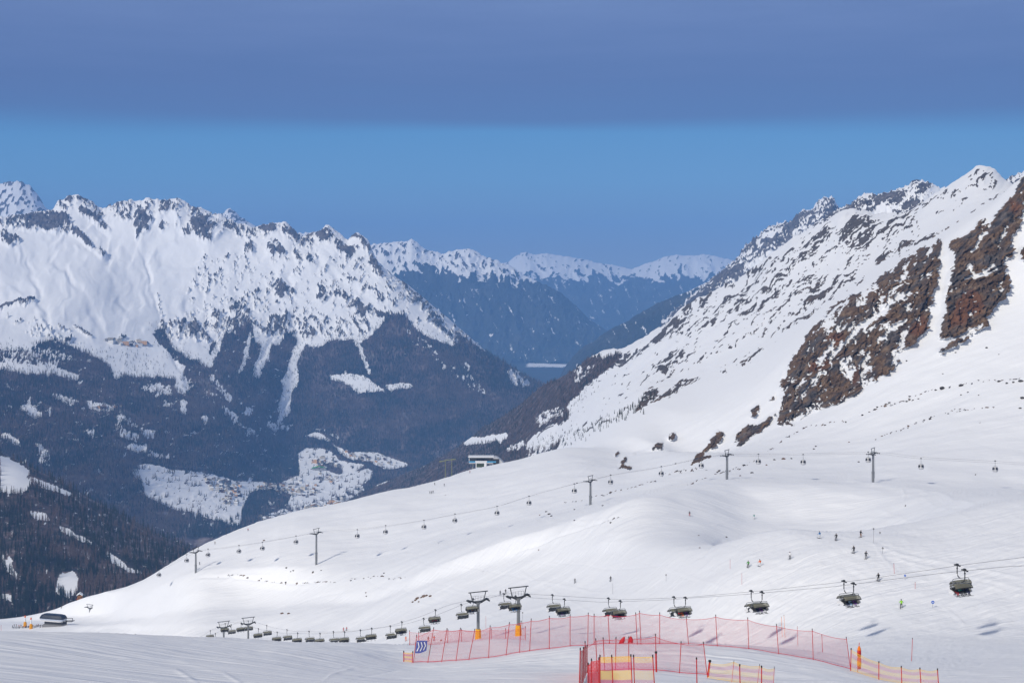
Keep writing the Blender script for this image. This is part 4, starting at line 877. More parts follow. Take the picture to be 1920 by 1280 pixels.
def make_chair(label, group):
    t = thing('chairlift_chair', label, 'chairlift chair', group=group)
    g = MB().box((0, 0, 0.06), (0.16, 0.9, 0.16)).tube([(0, -0.62, 0.02), (0, -0.4, 0.16), (0, 0.4, 0.16), (0, 0.62, 0.02)], 0.055, 6).box((0.0, 0, 0.24), (0.26, 0.36, 0.22))
    for y in (-0.55, 0.55): g.tube([(-0.09, y, 0.05), (0.09, y, 0.05)], 0.12, 10)
    link('grip', g.mesh('grip', dsteel), t)
    h = MB().tube([(0, 0, 0), (0, 0.02, -0.6), (0, 0.02, -1.25), (0, -0.10, -1.62), (0.0, -0.40, -1.87), (0, -0.7, -1.91)], [0.075, 0.075, 0.085, 0.085, 0.08, 0.08], 8)
    h.tube([(0, 0.02, -0.3), (0, 0.02, -0.5)], 0.12, 8)
    link('hanger', h.mesh('hanger', dsteel), t)
    f = MB().tube([(-1.62, -0.45, -3.95), (-1.66, -0.3, -3.5), (-1.64, 0.0, -2.7), (-1.5, 0.08, -2.34), (-1.2, 0.1, -2.27), (1.2, 0.1, -2.27), (1.5, 0.08, -2.34), (1.64, 0.0, -2.7), (1.66, -0.3, -3.5), (1.62, -0.45, -3.95)], 0.05, 6)
    f.tube([(-1.64, 0.35, -3.92), (1.64, 0.35, -3.92)], 0.06, 6).tube([(-1.64, -0.3, -4.0), (1.64, -0.3, -4.0)], 0.05, 6)
    link('frame', f.mesh('frame', steel), t)
    b = MB()                                             # backrest: six moulded panels
    for i in range(6):
        x = (i - 2.5) * 0.53
        b.loft([[(x - 0.24, y0, z), (x + 0.24, y0, z), (x + 0.24, y0 + 0.09, z), (x - 0.24, y0 + 0.09, z)] for z, y0 in ((-3.88, -0.40), (-3.6, -0.44), (-3.3, -0.52), (-3.12, -0.60))])
    link('backrest', b.mesh('backrest', seat_m), t)
    c = MB()
    for i in range(6):
        x = (i - 2.5) * 0.53
        c.loft([[(x - 0.245, y, z - 0.14), (x + 0.245, y, z - 0.14), (x + 0.245, y, z), (x - 0.245, y, z)] for y, z in ((-0.42, -3.93), (-0.1, -3.97), (0.15, -3.93), (0.24, -3.97))])
    link('seat', c.mesh('seat', seat_m), t)
    # bubble: curved shell from behind the heads to the knees, with a dark rim
    prof = [(-0.72, -2.98), (-0.62, -2.72), (-0.38, -2.55), (-0.05, -2.50), (0.28, -2.56), (0.50, -2.66), (0.64, -2.84), (0.72, -3.10)]
    bb = MB(); rings = []
    for i, (y, z) in enumerate(prof):
        wd = 1.38 + 0.24 * i / 7
        rings.append([(-wd - 0.0, y - 0.06, z - 0.10)] + [(wd * s_, y, z - 0.10 * s_ ** 6) for s_ in (-0.97, -0.6, -0.2, 0.2, 0.6, 0.97)] + [(wd, y - 0.06, z - 0.10)])
    bb.loft(rings, closed=False)
    bub = link('bubble', bb.mesh('bubble', bubble_m, True), t)
    rim = MB()
    for r_ in (rings[0], rings[-1], [r[0] for r in rings], [r[-1] for r in rings]): rim.tube(r_, 0.04, 5)
    rim.tube([(-1.56, 0.74, -3.18), (1.56, 0.74, -3.18)], 0.09, 6)
    link('rim', rim.mesh('rim', black_p), bub)
    bar = MB().tube([(-1.5, 0.35, -3.7), (1.5, 0.35, -3.7)], 0.035, 6)
    for i in range(3):
        x = (i - 1) * 1.06
        bar.tube([(x, 0.35, -3.7), (x, 0.55, -4.1), (x, 0.6, -4.42)], 0.03, 5).tube([(x - 0.3, 0.6, -4.42), (x + 0.3, 0.6, -4.42)], 0.035, 5)
    link('footrest', bar.mesh('footrest', dsteel), t)
    for s_ in (-1, 1):
        p = MB().loft([[(s_ * 1.66 + 0.07 * a, y, z) for a, z in ((-1, z0), (1, z0), (1, z1), (-1, z1))] for y, z0, z1 in ((-0.6, -3.9, -3.6), (-0.3, -4.05, -3.4), (0.2, -4.05, -3.55), (0.45, -3.95, -3.75))])
        link('side_pod', p.mesh('side_pod', white_p), t)
    for c_ in t.children:                # the seat unit hangs a little behind the grip
        if c_.name.split('.')[0] not in ('grip', 'hanger'): c_.location = (0, -0.8, 0.36)
    return t

def chairs():
    proto = None; out = []
    rz_up = math.atan2(-CL_D.x, CL_D.y); rz_dn = rz_up + math.pi
    for side, y0, st_, n in ((-1, 234.8, 25.3, 19), (1, 244.7, 27.1, 18)):
        for k in range(n):
            Y = y0 + st_ * k
            p = on_line(u_Y(Y, side), side)
            if side < 0:
                lb = f'bubble chair, {ORD[k + 1]} from the right on the nearer chairlift cable' if k else 'rightmost bubble chair of the nearer cable, riders hanging below its tinted hood'
                rz = rz_up
            else:
                lb = f'bubble chair, {ORD[k + 1]} from the right on the farther chairlift cable' if k else 'rightmost bubble chair of the farther cable, overlapped by a nearer one'
                rz = rz_dn
            g = 'bubble chairs on the chairlift'
            if proto is None:
                proto = make_chair(lb, g); proto.scale = (1.17, 1.1, 1.04); proto.location = p; proto.rotation_euler = (0, 0, rz)
                o = proto
            else: o = dup(proto, p, rz, lb)
            out.append((side, k, o))
    return out
CH = chairs()

def cable(name, pts, r, label, group, n=6):
    me = MB().tube(pts, r, n).mesh(name, cable_m, True)
    return tag(link(name, me), label, 'cable', group)
for side, lb in ((-1, 'nearer of the two steel cables that carry the bubble chairs'), (1, 'farther of the two steel cables that carry the bubble chairs')):
    cable('haul_cable', [on_line(Y, side) for Y in np.linspace(172, 768, 120)], 0.030, lb, 'haul cables of the chairlift')

# ------------------------------------------------------------------ chairlift towers
def sheaves(d, L, nwh, flip=1):
    """roller battery running along direction d (unit, horizontal)"""
    m = MB(); d = Vector(d); side = Vector((-d.y, d.x, 0))
    a = math.atan2(d.y, d.x)
    m.box((0, 0, 0.06), (L, 0.14, 0.16), a); m.box((0, 0, 0.25), (L * 0.45, 0.3, 0.22), a)
    for i in range(nwh):
        q = d * ((i - (nwh - 1) / 2) * L / nwh)
        m.tube([q - side * 0.09 + Vector((0, 0, -0.12)), q + side * 0.09 + Vector((0, 0, -0.12))], 0.22, 10)
    return m
def lift_tower(name, label, group, base, zc, d, nrm, half, r0, r1, pad=None, frame_w=0.72, frame_h=2.3, two=None, flare=False, L=3.2):
    """base: foot, zc: height of the cable above it; d along the line, nrm across it"""
    t = thing(name, label, 'lift pylon', base, 0, group)
    H = zc - 0.55
    p = MB()
    if two: p.tube([(0, 0, -2.5), (0, 0, H * two)], r0, 14).tube([(0, 0, H * two), (0, 0, H * two + 0.25)], r0 * 1.25, 14).tube([(0, 0, H * two + 0.25), (0, 0, H)], r0 * 0.82, 14, r2=r1)
    else: p.tube([(0, 0, -2.5), (0, 0, H - 1.2)], r0, 14, r2=r1).tube([(0, 0, H - 1.2), (0, 0, H - 0.2)], r1, 14, r2=r1 * (1.9 if flare else 1.1))
    link('pole', p.mesh('pole', steel, False), t)
    n = Vector(nrm); dv = Vector(d)
    a = MB()
    z0 = H - 0.3; z1 = zc - 0.15
    for s_ in (-1, 1):
        pts = [n * (s_ * x) + Vector((0, 0, z)) for x, z in ((0.0, z0 - 0.05), (half * 0.35, z0 + 0.1), (half * 0.75, z1 - 0.15), (half, z1))]
        ring = []
        for i, q in enumerate(pts):
            hh = (0.42, 0.34, 0.22, 0.16)[i]; ww = 0.2
            ring.append([q + dv * ww + Vector((0, 0, hh)), q - dv * ww + Vector((0, 0, hh)), q - dv * ww - Vector((0, 0, hh)), q + dv * ww - Vector((0, 0, hh))])
        a.loft(ring)
    link('crossarm', a.mesh('crossarm', dsteel), t)
    for s_ in (-1, 1):
        q = n * (s_ * half); q.z = zc - 0.28 + 0.0
        link('sheave_assembly', sheaves(d, L, 6).mesh('sheave_assembly', dsteel), t, q)
    f = MB(); zt = zc + frame_h
    for s_ in (-1, 1):
        f.tube([n * (s_ * half * frame_w * 0.78) + Vector((0, 0, zc - 0.2)), n * (s_ * half * frame_w * 1.04) + Vector((0, 0, zt))], 0.13, 6)
    f.tube([n * (-half * frame_w * 1.28) + Vector((0, 0, zt)), n * (half * frame_w * 1.28) + Vector((0, 0, zt))], 0.15, 6)
    link('headframe', f.mesh('headframe', dsteel), t)
    r = MB()                                              # maintenance railing on the crossarm
    for x in (-0.55, -0.3, 0, 0.3, 0.55): r.tube([n * (half * x) + Vector((0, 0, zc - 0.2)), n * (half * x) + Vector((0, 0, zc + 1.05))], 0.035, 4)
    r.tube([n * (-half * 0.6) + Vector((0, 0, zc + 1.0)), n * (half * 0.6) + Vector((0, 0, zc + 1.0))], 0.03, 4)
    link('railing', r.mesh('railing', steel), t)
    lad = MB(); off = dv * -1.0 * (r0 + 0.12) if not flare else dv * (r0 + 0.12)
    for s_ in (-0.2, 0.2): lad.tube([off + n * s_ + Vector((0, 0, 2.2)), off + n * s_ + Vector((0, 0, H))], 0.025, 4)
    for i in range(int((H - 2.2) / 0.6)): lad.tube([off - n * 0.2 + Vector((0, 0, 2.5 + 0.6 * i)), off + n * 0.2 + Vector((0, 0, 2.5 + 0.6 * i))], 0.02, 4)
    link('ladder', lad.mesh('ladder', steel), t)
    if pad:
        q = MB(); w0 = r0 + 0.42
        q.loft([[(w * math.cos(2 * math.pi * (j + 0.5) / 8), w * math.sin(2 * math.pi * (j + 0.5) / 8), z) for j in range(8)] for w, z in ((w0 * 1.08, -0.6), (w0 * 1.02, pad * 0.4), (w0 * 0.9, pad * 0.95), (w0 * 0.72, pad))])
        link('padding', q.mesh('padding', yellow_p), t)
    return t
for px_, Y, lb, pad in ((972, 392, 'grey chairlift tower with yellow foot padding nearest the pink net, under its wide frame', 3.0), (895, 416, 'grey chairlift tower with yellow foot padding just left of the nearest one', 2.9),
                        (465, 640, 'chairlift tower without padding half sunk behind the snow brow, right of a pair', None), (420, 679, 'leftmost chairlift tower, sunk behind the snow brow beside its twin', None)):
    c = Vector((192.1 - 0.4856 * Y, Y, 0)); c.z = near.ground(c.x, c.y)
    lift_tower('chairlift_tower', lb, 'towers of the chairlift', c, cl_z(Y) - c.z, CL_D, CL_N, 3.0, 0.50, 0.40, pad, flare=True, frame_w=0.80, frame_h=2.2)

# ------------------------------------------------------------------ gondola line
def gd_Y(px_): return 737.0 / (1 + 0.6 * (px_ - 960) / F)
GD_D = Vector((-0.8575, 0.5145, 0)); GD_N = Vector((0.5145, 0.8575, 0))
GN = np.array([(200, 1098), (298, 1068), (350, 1042), (367, 1033), (390, 1030), (448, 1023), (492, 1016), (555, 1005), (593, 998), (670, 992), (723, 986), (795, 975), (853, 964), (932, 949), (992, 930), (1077, 907), (1107, 900), (1145, 891), (1240, 875), (1315, 859), (1363, 852),
               (1422, 853), (1506, 851), (1637, 849), (1727, 858), (1866, 866), (1920, 869), (2080, 872), (2200, 872)], float)
_gx, _gy = GN[:, 0:1], GN[:, 1:2]; _gd = pchip_slopes(_gx, _gy)
def gd_py(px_): return float(pchip_eval(_gx, _gy, _gd, np.array([[px_]], float))[0, 0])
def gd_point(px_, side):
    Y = gd_Y(px_); p = Vector(((px_ - 960) / F * Y, Y, (HOR - gd_py(px_)) / F * Y))
    return p + GD_N * 3.0 * side
for side, lb in ((-1, 'nearer of the two thin cables that carry the gondola cabins'), (1, 'farther of the two thin cables that carry the gondola cabins')):
    cable('gondola_cable', [gd_point(x, side) for x in np.linspace(285, 2150, 150)], 0.032, lb, 'haul cables of the gondola lift', 5)
for i, (px_, lb) in enumerate(((1637, 'rightmost gondola tower standing alone on the upper piste'), (1363, 'gondola tower below the two lowest brown crags'), (1107, 'gondola tower on the bright snow shoulder in mid slope'),
                               (593, 'tallest gondola tower, standing above the dip left of the bright slope'), (367, 'leftmost gondola tower, low against the dark wooded spur'))):
    Y = gd_Y(px_); b = near.at(px_, Y); zc = (HOR - gd_py(px_)) / F * Y - b.z
    lift_tower('gondola_tower', lb, 'towers of the gondola lift', b, zc, GD_D, GD_N, 3.2, 0.62, 0.42, None, two=0.36, frame_w=0.70, frame_h=2.2, L=4.6)

def rbox(wx_, wy_, z, k=0.28, n=4):
    """rounded rectangle ring"""
    pts = []
    rx, ry = wx_ * k, wy_ * k
    for cx_, cy_, a0 in ((wx_ / 2 - rx, wy_ / 2 - ry, 0), (-wx_ / 2 + rx, wy_ / 2 - ry, 90), (-wx_ / 2 + rx, -wy_ / 2 + ry, 180), (wx_ / 2 - rx, -wy_ / 2 + ry, 270)):
        for j in range(n):
            a_ = math.radians(a0 + 90 * j / (n - 1)); pts.append((cx_ + rx * math.cos(a_), cy_ + ry * math.sin(a_), z))
    return pts
cab_glass = plain('tinted_cabin_glass', (0.035, 0.036, 0.045), 0.15, spec=0.6)
def make_cabin(label, group):
    t = thing('gondola_cabin', label, 'gondola', group=group)
    g = MB().box((0, 0, 0.08), (0.2, 0.8, 0.2)).tube([(-0.1, -0.35, 0.02), (0.1, -0.35, 0.02)], 0.13, 8).tube([(-0.1, 0.35, 0.02), (0.1, 0.35, 0.02)], 0.13, 8).box((0.0, 0, 0.28), (0.3, 0.45, 0.25))
    link('grip', g.mesh('grip', dsteel), t)
    h = MB().tube([(0, 0, 0), (0, 0, -0.9), (0.12, 0, -1.5), (0.12, 0, -1.9), (0, 0, -2.2)], 0.075, 7).tube([(-0.5, 0, -2.12), (0.5, 0, -2.12)], 0.06, 6)
    link('hanger', h.mesh('hanger', steel), t)
    b = MB().loft([rbox(1.7, 1.6, -4.55), rbox(2.25, 2.15, -4.35), rbox(2.5, 2.4, -3.75), rbox(2.52, 2.42, -3.62)])
    link('body', b.mesh('body', alu, True), t)
    b = MB().loft([rbox(2.12, 2.02, -2.62), rbox(1.9, 1.8, -2.42), rbox(1.2, 1.1, -2.22)])
    link('roof', b.mesh('roof', alu, True), t)
    wv = [rbox(2.50, 2.40, -3.64), rbox(2.44, 2.34, -3.2), rbox(2.28, 2.18, -2.85), rbox(2.10, 2.00, -2.60)]
    link('window_band', MB().loft(wv, cap=False).mesh('window_band', cab_glass, True), t)
    for s_ in (-1, 1):
        d_ = MB().loft([[(s_ * 0.16 + a, y, z), (s_ * 0.16 - a, y, z), (s_ * 0.16 - a, y - 0.03, z), (s_ * 0.16 + a, y - 0.03, z)] for a, y, z in ((0.12, -1.12, -4.3), (0.14, -1.235, -3.7), (0.13, -1.205, -3.2), (0.11, -1.12, -2.84), (0.10, -1.03, -2.6))])
        link('door_post', d_.mesh('door_post', alu), t)
        d_ = MB().loft([[(s_ * y, a, z), (s_ * y, -a, z), (s_ * (y - 0.03), -a, z), (s_ * (y - 0.03), a, z)] for a, y, z in ((0.14, 1.18, -4.3), (0.16, 1.285, -3.7), (0.15, 1.255, -3.2), (0.12, 1.17, -2.84), (0.10, 1.08, -2.6))])
        link('door', d_.mesh('door', white_p), t)
    k = MB()
    for i in range(4): k.box((1.36, -0.6 + 0.4 * i, -3.9), (0.2, 0.08, 0.6))
    link('ski_rack', k.mesh('ski_rack', dsteel), t)
    return t
CABS = [(1866, 1), (1727, -1), (1628, 1), (1506, -1), (1422, 1), (1315, -1), (1240, 1), (1145, 1), (1077, -1), (992, 1), (932, -1), (853, 1), (795, -1), (723, 1), (670, -1), (555, 1), (492, -1), (448, 1), (390, 1), (350, -1), (298, -1)]
hint = {0: 'near the right edge', 2: 'hanging just left of the rightmost pylon', 4: 'just right of the pylon below the crags', 7: 'just right of the pylon on the bright shoulder', 8: 'just left of the pylon on the bright shoulder', 15: 'just left of the tallest pylon', 14: 'right of the tallest pylon',
        18: 'just right of the leftmost pylon', 19: 'just left of the leftmost pylon', 20: 'lowest on the line'}
cab0 = None
for i, (px_, side) in enumerate(CABS):
    Yt = gd_Y(px_)
    # keep the photograph's bearing on the chosen cable
    pc = px_
    for _ in range(4):
        q = gd_point(pc, side); pc += px_ - (960 + F * q.x / q.y)
    q = gd_point(pc, side)
    lb = f'grey cabin, {ORD[i + 1]} from the right' + (', ' + hint[i] if i in hint else '')
    rz = math.atan2(-GD_D.x, GD_D.y) + math.radians(12)
    if cab0 is None:
        cab0 = make_cabin(lb, 'gondola cabins'); cab0.location = q; cab0.rotation_euler = (0, 0, rz)
    else: dup(cab0, q, rz, lb)

# ------------------------------------------------------------------ people
def person_mesh(name, J, E, root):
    me = bpy.data.meshes.new(name); keys = list(J)
    me.from_pydata([J[k][0] for k in keys], [(keys.index(a), keys.index(b)) for a, b, _ in E], [])
    ob = bpy.data.objects.new(name, me); COL.objects.link(ob)
    sk = ob.modifiers.new('skin', 'SKIN'); ss = ob.modifiers.new('subdivision', 'SUBSURF'); ss.levels = 1; ss.render_levels = 1
    for i, k in enumerate(keys):
        r = J[k][1]; me.skin_vertices[0].data[i].radius = r if isinstance(r, tuple) else (r, r); me.skin_vertices[0].data[i].use_root = (k == root)
    dg = bpy.context.evaluated_depsgraph_get()
    out = bpy.data.meshes.new_from_object(ob.evaluated_get(dg)); out.name = name
    bpy.data.objects.remove(ob)
    segs = [(np.array(J[a][0]), np.array(J[b][0]), mi) for a, b, mi in E]
    for p in out.polygons:
        c = np.array(p.center); best, mi = 1e9, 0
        for a, b, m_ in segs:
            d = b - a; t_ = np.clip(((c - a) @ d) / (d @ d), 0, 1); q = np.linalg.norm(c - a - t_ * d)
            if q < best: best, mi = q, m_
        p.material_index = mi; p.use_smooth = True
    return out
def J_stand(bend=0.12, arm=0.30):
    J = {'pelvis': ((0, 0.04, 0.93), 0.15), 'spine': ((0, 0.02, 1.13), 0.145), 'chest': ((0, -0.02, 1.34), (0.175, 0.14)), 'neck': ((0, -0.05, 1.50), 0.062), 'head': ((0, -0.08, 1.62), (0.095, 0.11)), 'crown': ((0, -0.07, 1.72), 0.075), 'nose': ((0, -0.205, 1.61), 0.022)}
    E = [('pelvis', 'spine', 0), ('spine', 'chest', 0), ('chest', 'neck', 0), ('neck', 'head', 2), ('head', 'crown', 2), ('head', 'nose', 2)]
    for s_, n in ((1, 'l'), (-1, 'r')):
        J.update({n + 'hip': ((s_ * 0.11, 0.04, 0.88), 0.115), n + 'knee': ((s_ * 0.15, -bend, 0.50), 0.085), n + 'ankle': ((s_ * 0.16, 0.02, 0.12), 0.075), n + 'toe': ((s_ * 0.16, -0.18, 0.07), 0.06),
                  n + 'shoulder': ((s_ * 0.20, -0.01, 1.43), 0.085), n + 'elbow': ((s_ * 0.36, -0.02, 1.17), 0.065), n + 'wrist': ((s_ * 0.36, -arm + 0.02, 1.04), 0.05), n + 'hand': ((s_ * 0.36, -arm - 0.1, 1.04), 0.055), n + 'thumb': ((s_ * 0.32, -arm - 0.06, 1.09), 0.022)})
        E += [('pelvis', n + 'hip', 1), (n + 'hip', n + 'knee', 1), (n + 'knee', n + 'ankle', 1), (n + 'ankle', n + 'toe', 3), ('chest', n + 'shoulder', 0), (n + 'shoulder', n + 'elbow', 0), (n + 'elbow', n + 'wrist', 0), (n + 'wrist', n + 'hand', 3), (n + 'wrist', n + 'thumb', 3)]
    return J, E
def J_sit():
    J = {'pelvis': ((0, 0.0, 0.14), 0.15), 'spine': ((0, 0.05, 0.34), 0.145), 'chest': ((0, 0.05, 0.55), (0.175, 0.14)), 'neck': ((0, 0.02, 0.71), 0.062), 'head': ((0, -0.02, 0.83), (0.095, 0.11)), 'crown': ((0, -0.01, 0.93), 0.075), 'nose': ((0, -0.145, 0.82), 0.022)}
    E = [('pelvis', 'spine', 0), ('spine', 'chest', 0), ('chest', 'neck', 0), ('neck', 'head', 2), ('head', 'crown', 2), ('head', 'nose', 2)]
    for s_, n in ((1, 'l'), (-1, 'r')):
        J.update({n + 'hip': ((s_ * 0.11, -0.06, 0.12), 0.115), n + 'knee': ((s_ * 0.14, -0.50, 0.14), 0.085), n + 'ankle': ((s_ * 0.14, -0.60, -0.28), 0.075), n + 'toe': ((s_ * 0.15, -0.80, -0.36), 0.06),
                  n + 'shoulder': ((s_ * 0.20, 0.06, 0.64), 0.085), n + 'elbow': ((s_ * 0.27, -0.10, 0.38), 0.065), n + 'wrist': ((s_ * 0.18, -0.34, 0.32), 0.05), n + 'hand': ((s_ * 0.14, -0.42, 0.31), 0.055), n + 'thumb': ((s_ * 0.10, -0.38, 0.36), 0.022)})
        E += [('pelvis', n + 'hip', 1), (n + 'hip', n + 'knee', 1), (n + 'knee', n + 'ankle', 1), (n + 'ankle', n + 'toe', 3), ('chest', n + 'shoulder', 0), (n + 'shoulder', n + 'elbow', 0), (n + 'elbow', n + 'wrist', 0), (n + 'wrist', n + 'hand', 3), (n + 'wrist', n + 'thumb', 3)]
    return J, E
skin_m = plain('skin', (0.45, 0.25, 0.17), 0.5)
_cl = {}
CLOTH = {'black': (0.012, 0.012, 0.014), 'dark grey': (0.05, 0.05, 0.055), 'lime green': (0.25, 0.62, 0.015), 'green': (0.05, 0.26, 0.03), 'blue': (0.02, 0.16, 0.42), 'navy': (0.012, 0.02, 0.09), 'white': (0.72, 0.72, 0.74), 'orange': (0.72, 0.14, 0.02), 'red': (0.45, 0.02, 0.03),
         'teal': (0.02, 0.30, 0.25), 'purple': (0.13, 0.03, 0.22), 'brown': (0.20, 0.09, 0.04), 'pale blue': (0.25, 0.42, 0.62)}
def cloth(c):
    if c not in _cl: _cl[c] = plain(c.replace(' ', '_') + '_ski_cloth', CLOTH[c], 0.8, scale=8)
    return _cl[c]
P_STAND = person_mesh('person', *J_stand(), 'pelvis'); P_SIT = person_mesh('person', *J_sit(), 'pelvis')
for me in (P_STAND, P_SIT):
    for m_ in (cloth('black'), cloth('black'), skin_m, cloth('black')): me.materials.append(m_)
def helmet_mesh(hz_, hy):
    m = MB(); rings = []
    for z, r in ((-0.02, 0.135), (0.05, 0.14), (0.10, 0.12), (0.14, 0.075), (0.155, 0.02)):
        rings.append([(r * math.cos(2 * math.pi * j / 10) * 0.92, hy + 0.01 + r * math.sin(2 * math.pi * j / 10) * 1.05, hz_ + z) for j in range(10)])
    return m.loft(rings).mesh('helmet', cloth('dark grey'), True)
def goggle_mesh(hz_, hy):
    m = MB(); rings = []
    for a_ in range(-60, 61, 20):
        c, s_ = math.cos(math.radians(a_)), math.sin(math.radians(a_))
        rings.append([(r * s_, hy - r * c, hz_ + z) for r, z in ((0.125, -0.04), (0.125, 0.03), (0.105, 0.03), (0.105, -0.04))])
    return m.loft(rings).mesh('goggles', glass_d)
HEL = (helmet_mesh(1.65, -0.08), helmet_mesh(0.86, -0.02)); GOG = (goggle_mesh(1.63, -0.08), goggle_mesh(0.84, -0.02))
def ski_mesh(x, z, y0=-1.0, y1=0.75):
    return MB().loft([[(x + a * w, y, z + dz_), (x - a * w, y, z + dz_), (x - a * w, y, z + dz_ + 0.025), (x + a * w, y, z + dz_ + 0.025)] for a in (1,) for y, w, dz_ in ((y0, 0.02, 0.12), (y0 + 0.12, 0.055, 0.03), (y0 + 0.35, 0.055, 0), (y1, 0.05, 0))]).mesh('ski', dsteel)
SKI = ([ski_mesh(0.16, 0.0), ski_mesh(-0.16, 0.0)], [ski_mesh(0.15, -0.46, -1.5, 0.25), ski_mesh(-0.15, -0.46, -1.5, 0.25)])
POLE = [MB().tube([(s_ * 0.37, -0.40, 1.12), (s_ * 0.46, 0.12, 0.04)], 0.012, 5).tube([(s_ * 0.455, 0.09, 0.10), (s_ * 0.457, 0.105, 0.07)], 0.05, 6).mesh('ski_pole', dsteel) for s_ in (1, -1)]
def person(loc, rz, top, bot, label, group=None, sit=False, poles=True, scale=1.0, small=False):
    o = link('person', P_SIT if sit else P_STAND, None, loc, rz)
    tag(o, label, 'person', group)
    o.scale = (scale,) * 3
    for i, m_ in enumerate((cloth(top), cloth(bot))):
        o.material_slots[i].link = 'OBJECT'; o.material_slots[i].material = m_
    k = 1 if sit else 0
    link('helmet', HEL[k], o); 
    if not small: link('goggles', GOG[k], o)
    for me in SKI[k]: link('ski', me, o)
    if poles and not sit:
        for me in POLE: link('ski_pole', me, o)
    return o
PEOPLE = [  # bearing, foot row, depth guess, jacket, trousers, turn, label
 (1690, 1140, 200, 'lime green', 'black', 170, 'person in lime green ski jacket and black trousers standing below the chairlift'),
 (1647, 1089, 200, 'black', 'black', 185, 'person in black ski clothes standing just above the chairlift cables'),
 (1624, 1047, 200, 'black', 'dark grey', 150, 'person all in black, lower one of two close together on the open piste'),
 (1601, 1037, 200, 'black', 'dark grey', 200, 'person all in black, upper left one of two close together on the open piste'),
 (1614, 1007, 200, 'black', 'brown', 120, 'person in black jacket and brownish trousers beside the piste marker on the brow'),
 (1568, 1013, 200, 'black', 'black', 180, 'person in black standing on the brow between a blue-jacketed skier and another'),
 (1537, 1009, 200, 'blue', 'white', 215, 'person in blue jacket and white trousers on the brow of the piste'),
 (1481, 1048, 200, 'white', 'black', 160, 'person in white jacket and black trousers alone on the piste'),
 (1403, 1064, 200, 'green', 'black', 185, 'person in dark green jacket and black trousers beside an orange one'),
 (1425, 1062, 200, 'orange', 'white', 205, 'person in orange brown jacket and white trousers beside a green one'),
 (1293, 967, 430, 'black', 'red', 180, 'person in dark jacket and red trousers high on the far piste'),
 (1414, 972, 430, 'teal', 'white', 200, 'person in teal jacket on the far piste above the brow'),
 (1078, 1093, 400, 'dark grey', 'black', 170, 'distant person in dark grey left of another on the slope above the chairs'),
 (1145, 1090, 400, 'black', 'dark grey', 190, 'distant person in black beside a thin marker pole above the chairs'),
 (938, 1115, 430, 'dark grey', 'black', 180, 'distant person in dark grey left of the nearest padded tower'),
 (948, 1112, 430, 'dark grey', 'dark grey', 160, 'distant person behind the headframe of the nearest padded tower'),
 (644, 1183, 400, 'red', 'red', 180, 'distant person in red, left of a pair above the low snow brow'),
 (650, 1182, 400, 'red', 'dark grey', 200, 'distant person in red jacket, right of a pair above the low snow brow'),
 (761, 1201, 260, 'orange', 'orange', 180, 'person in orange suit standing at the left end of the nets'),
 (803, 1202, 260, 'brown', 'red', 160, 'person in brown jacket and red trousers behind the blue arrow banner'),
 (814, 1201, 260, 'orange', 'red', 190, 'person in orange jacket and red trousers right of the arrow banner'),
 (815, 909, 800, 'black', 'black', 180, 'tiny distant person on the skyline left of the upper station'),
 (833, 911, 800, 'dark grey', 'black', 160, 'tiny distant person below the twin poles on the near hill'),
 (806, 925, 800, 'dark grey', 'dark grey', 180, 'tiny distant person, left of three together on the near hill'), (809, 925, 800, 'black', 'dark grey', 180, 'tiny distant person, middle of three together on the near hill'), (812, 924, 800, 'dark grey', 'black', 180, 'tiny distant person, right of three together on the near hill'),
 (881, 887, 900, 'red', 'dark grey', 180, 'tiny distant person in red just below the upper station'),
 (403, 1020, 800, 'brown', 'black', 180, 'tiny distant person in brown on the skyline above the left pylon'),
 (465, 995, 800, 'red', 'black', 180, 'tiny distant person in red on the skyline near the valley woods'),
 (374, 1058, 800, 'dark grey', 'black', 180, 'tiny distant person at the foot of the leftmost gondola pylon'),
 (115, 1141, 900, 'dark grey', 'black', 180, 'tiny distant person above the lower station'),
 (143, 1126, 900, 'red', 'black', 180, 'tiny distant person in red beside the timber hut'),
]
for px_, fy, ym, a_, b_, tz, lb in PEOPLE:
    g = near.hit(px_, fy, ym)
    person(g + Vector((0, 0, 0.02)), math.radians(tz), a_, b_, lb, None, small=g.y > 700)
RIDERS = {0: [(-1.3, 'navy', 'navy'), (-0.5, 'navy', 'black'), (0.3, 'teal', 'dark grey'), (1.1, 'black', 'red')], 1: [(-0.8, 'purple', 'purple'), (0.2, 'pale blue', 'pale blue'), (0.8, 'black', 'navy')], 2: [(-1.1, 'black', 'white'), (-0.2, 'purple', 'purple'), (0.6, 'navy', 'navy')],
          3: [(-0.7, 'purple', 'purple'), (0.4, 'orange', 'orange'), (1.0, 'red', 'brown')], 4: [(-0.3, 'black', 'black'), (0.5, 'purple', 'purple')], 5: [(-0.3, 'navy', 'navy'), (0.4, 'navy', 'purple'), (1.1, 'black', 'navy')], 6: [(-0.4, 'navy', 'blue'), (0.5, 'blue', 'blue')],
          7: [(-0.2, 'brown', 'navy'), (0.6, 'navy', 'navy')], 8: [(-0.5, 'red', 'dark grey'), (0.5, 'red', 'black')], 9: [(-0.4, 'navy', 'black'), (0.3, 'navy', 'navy')]}
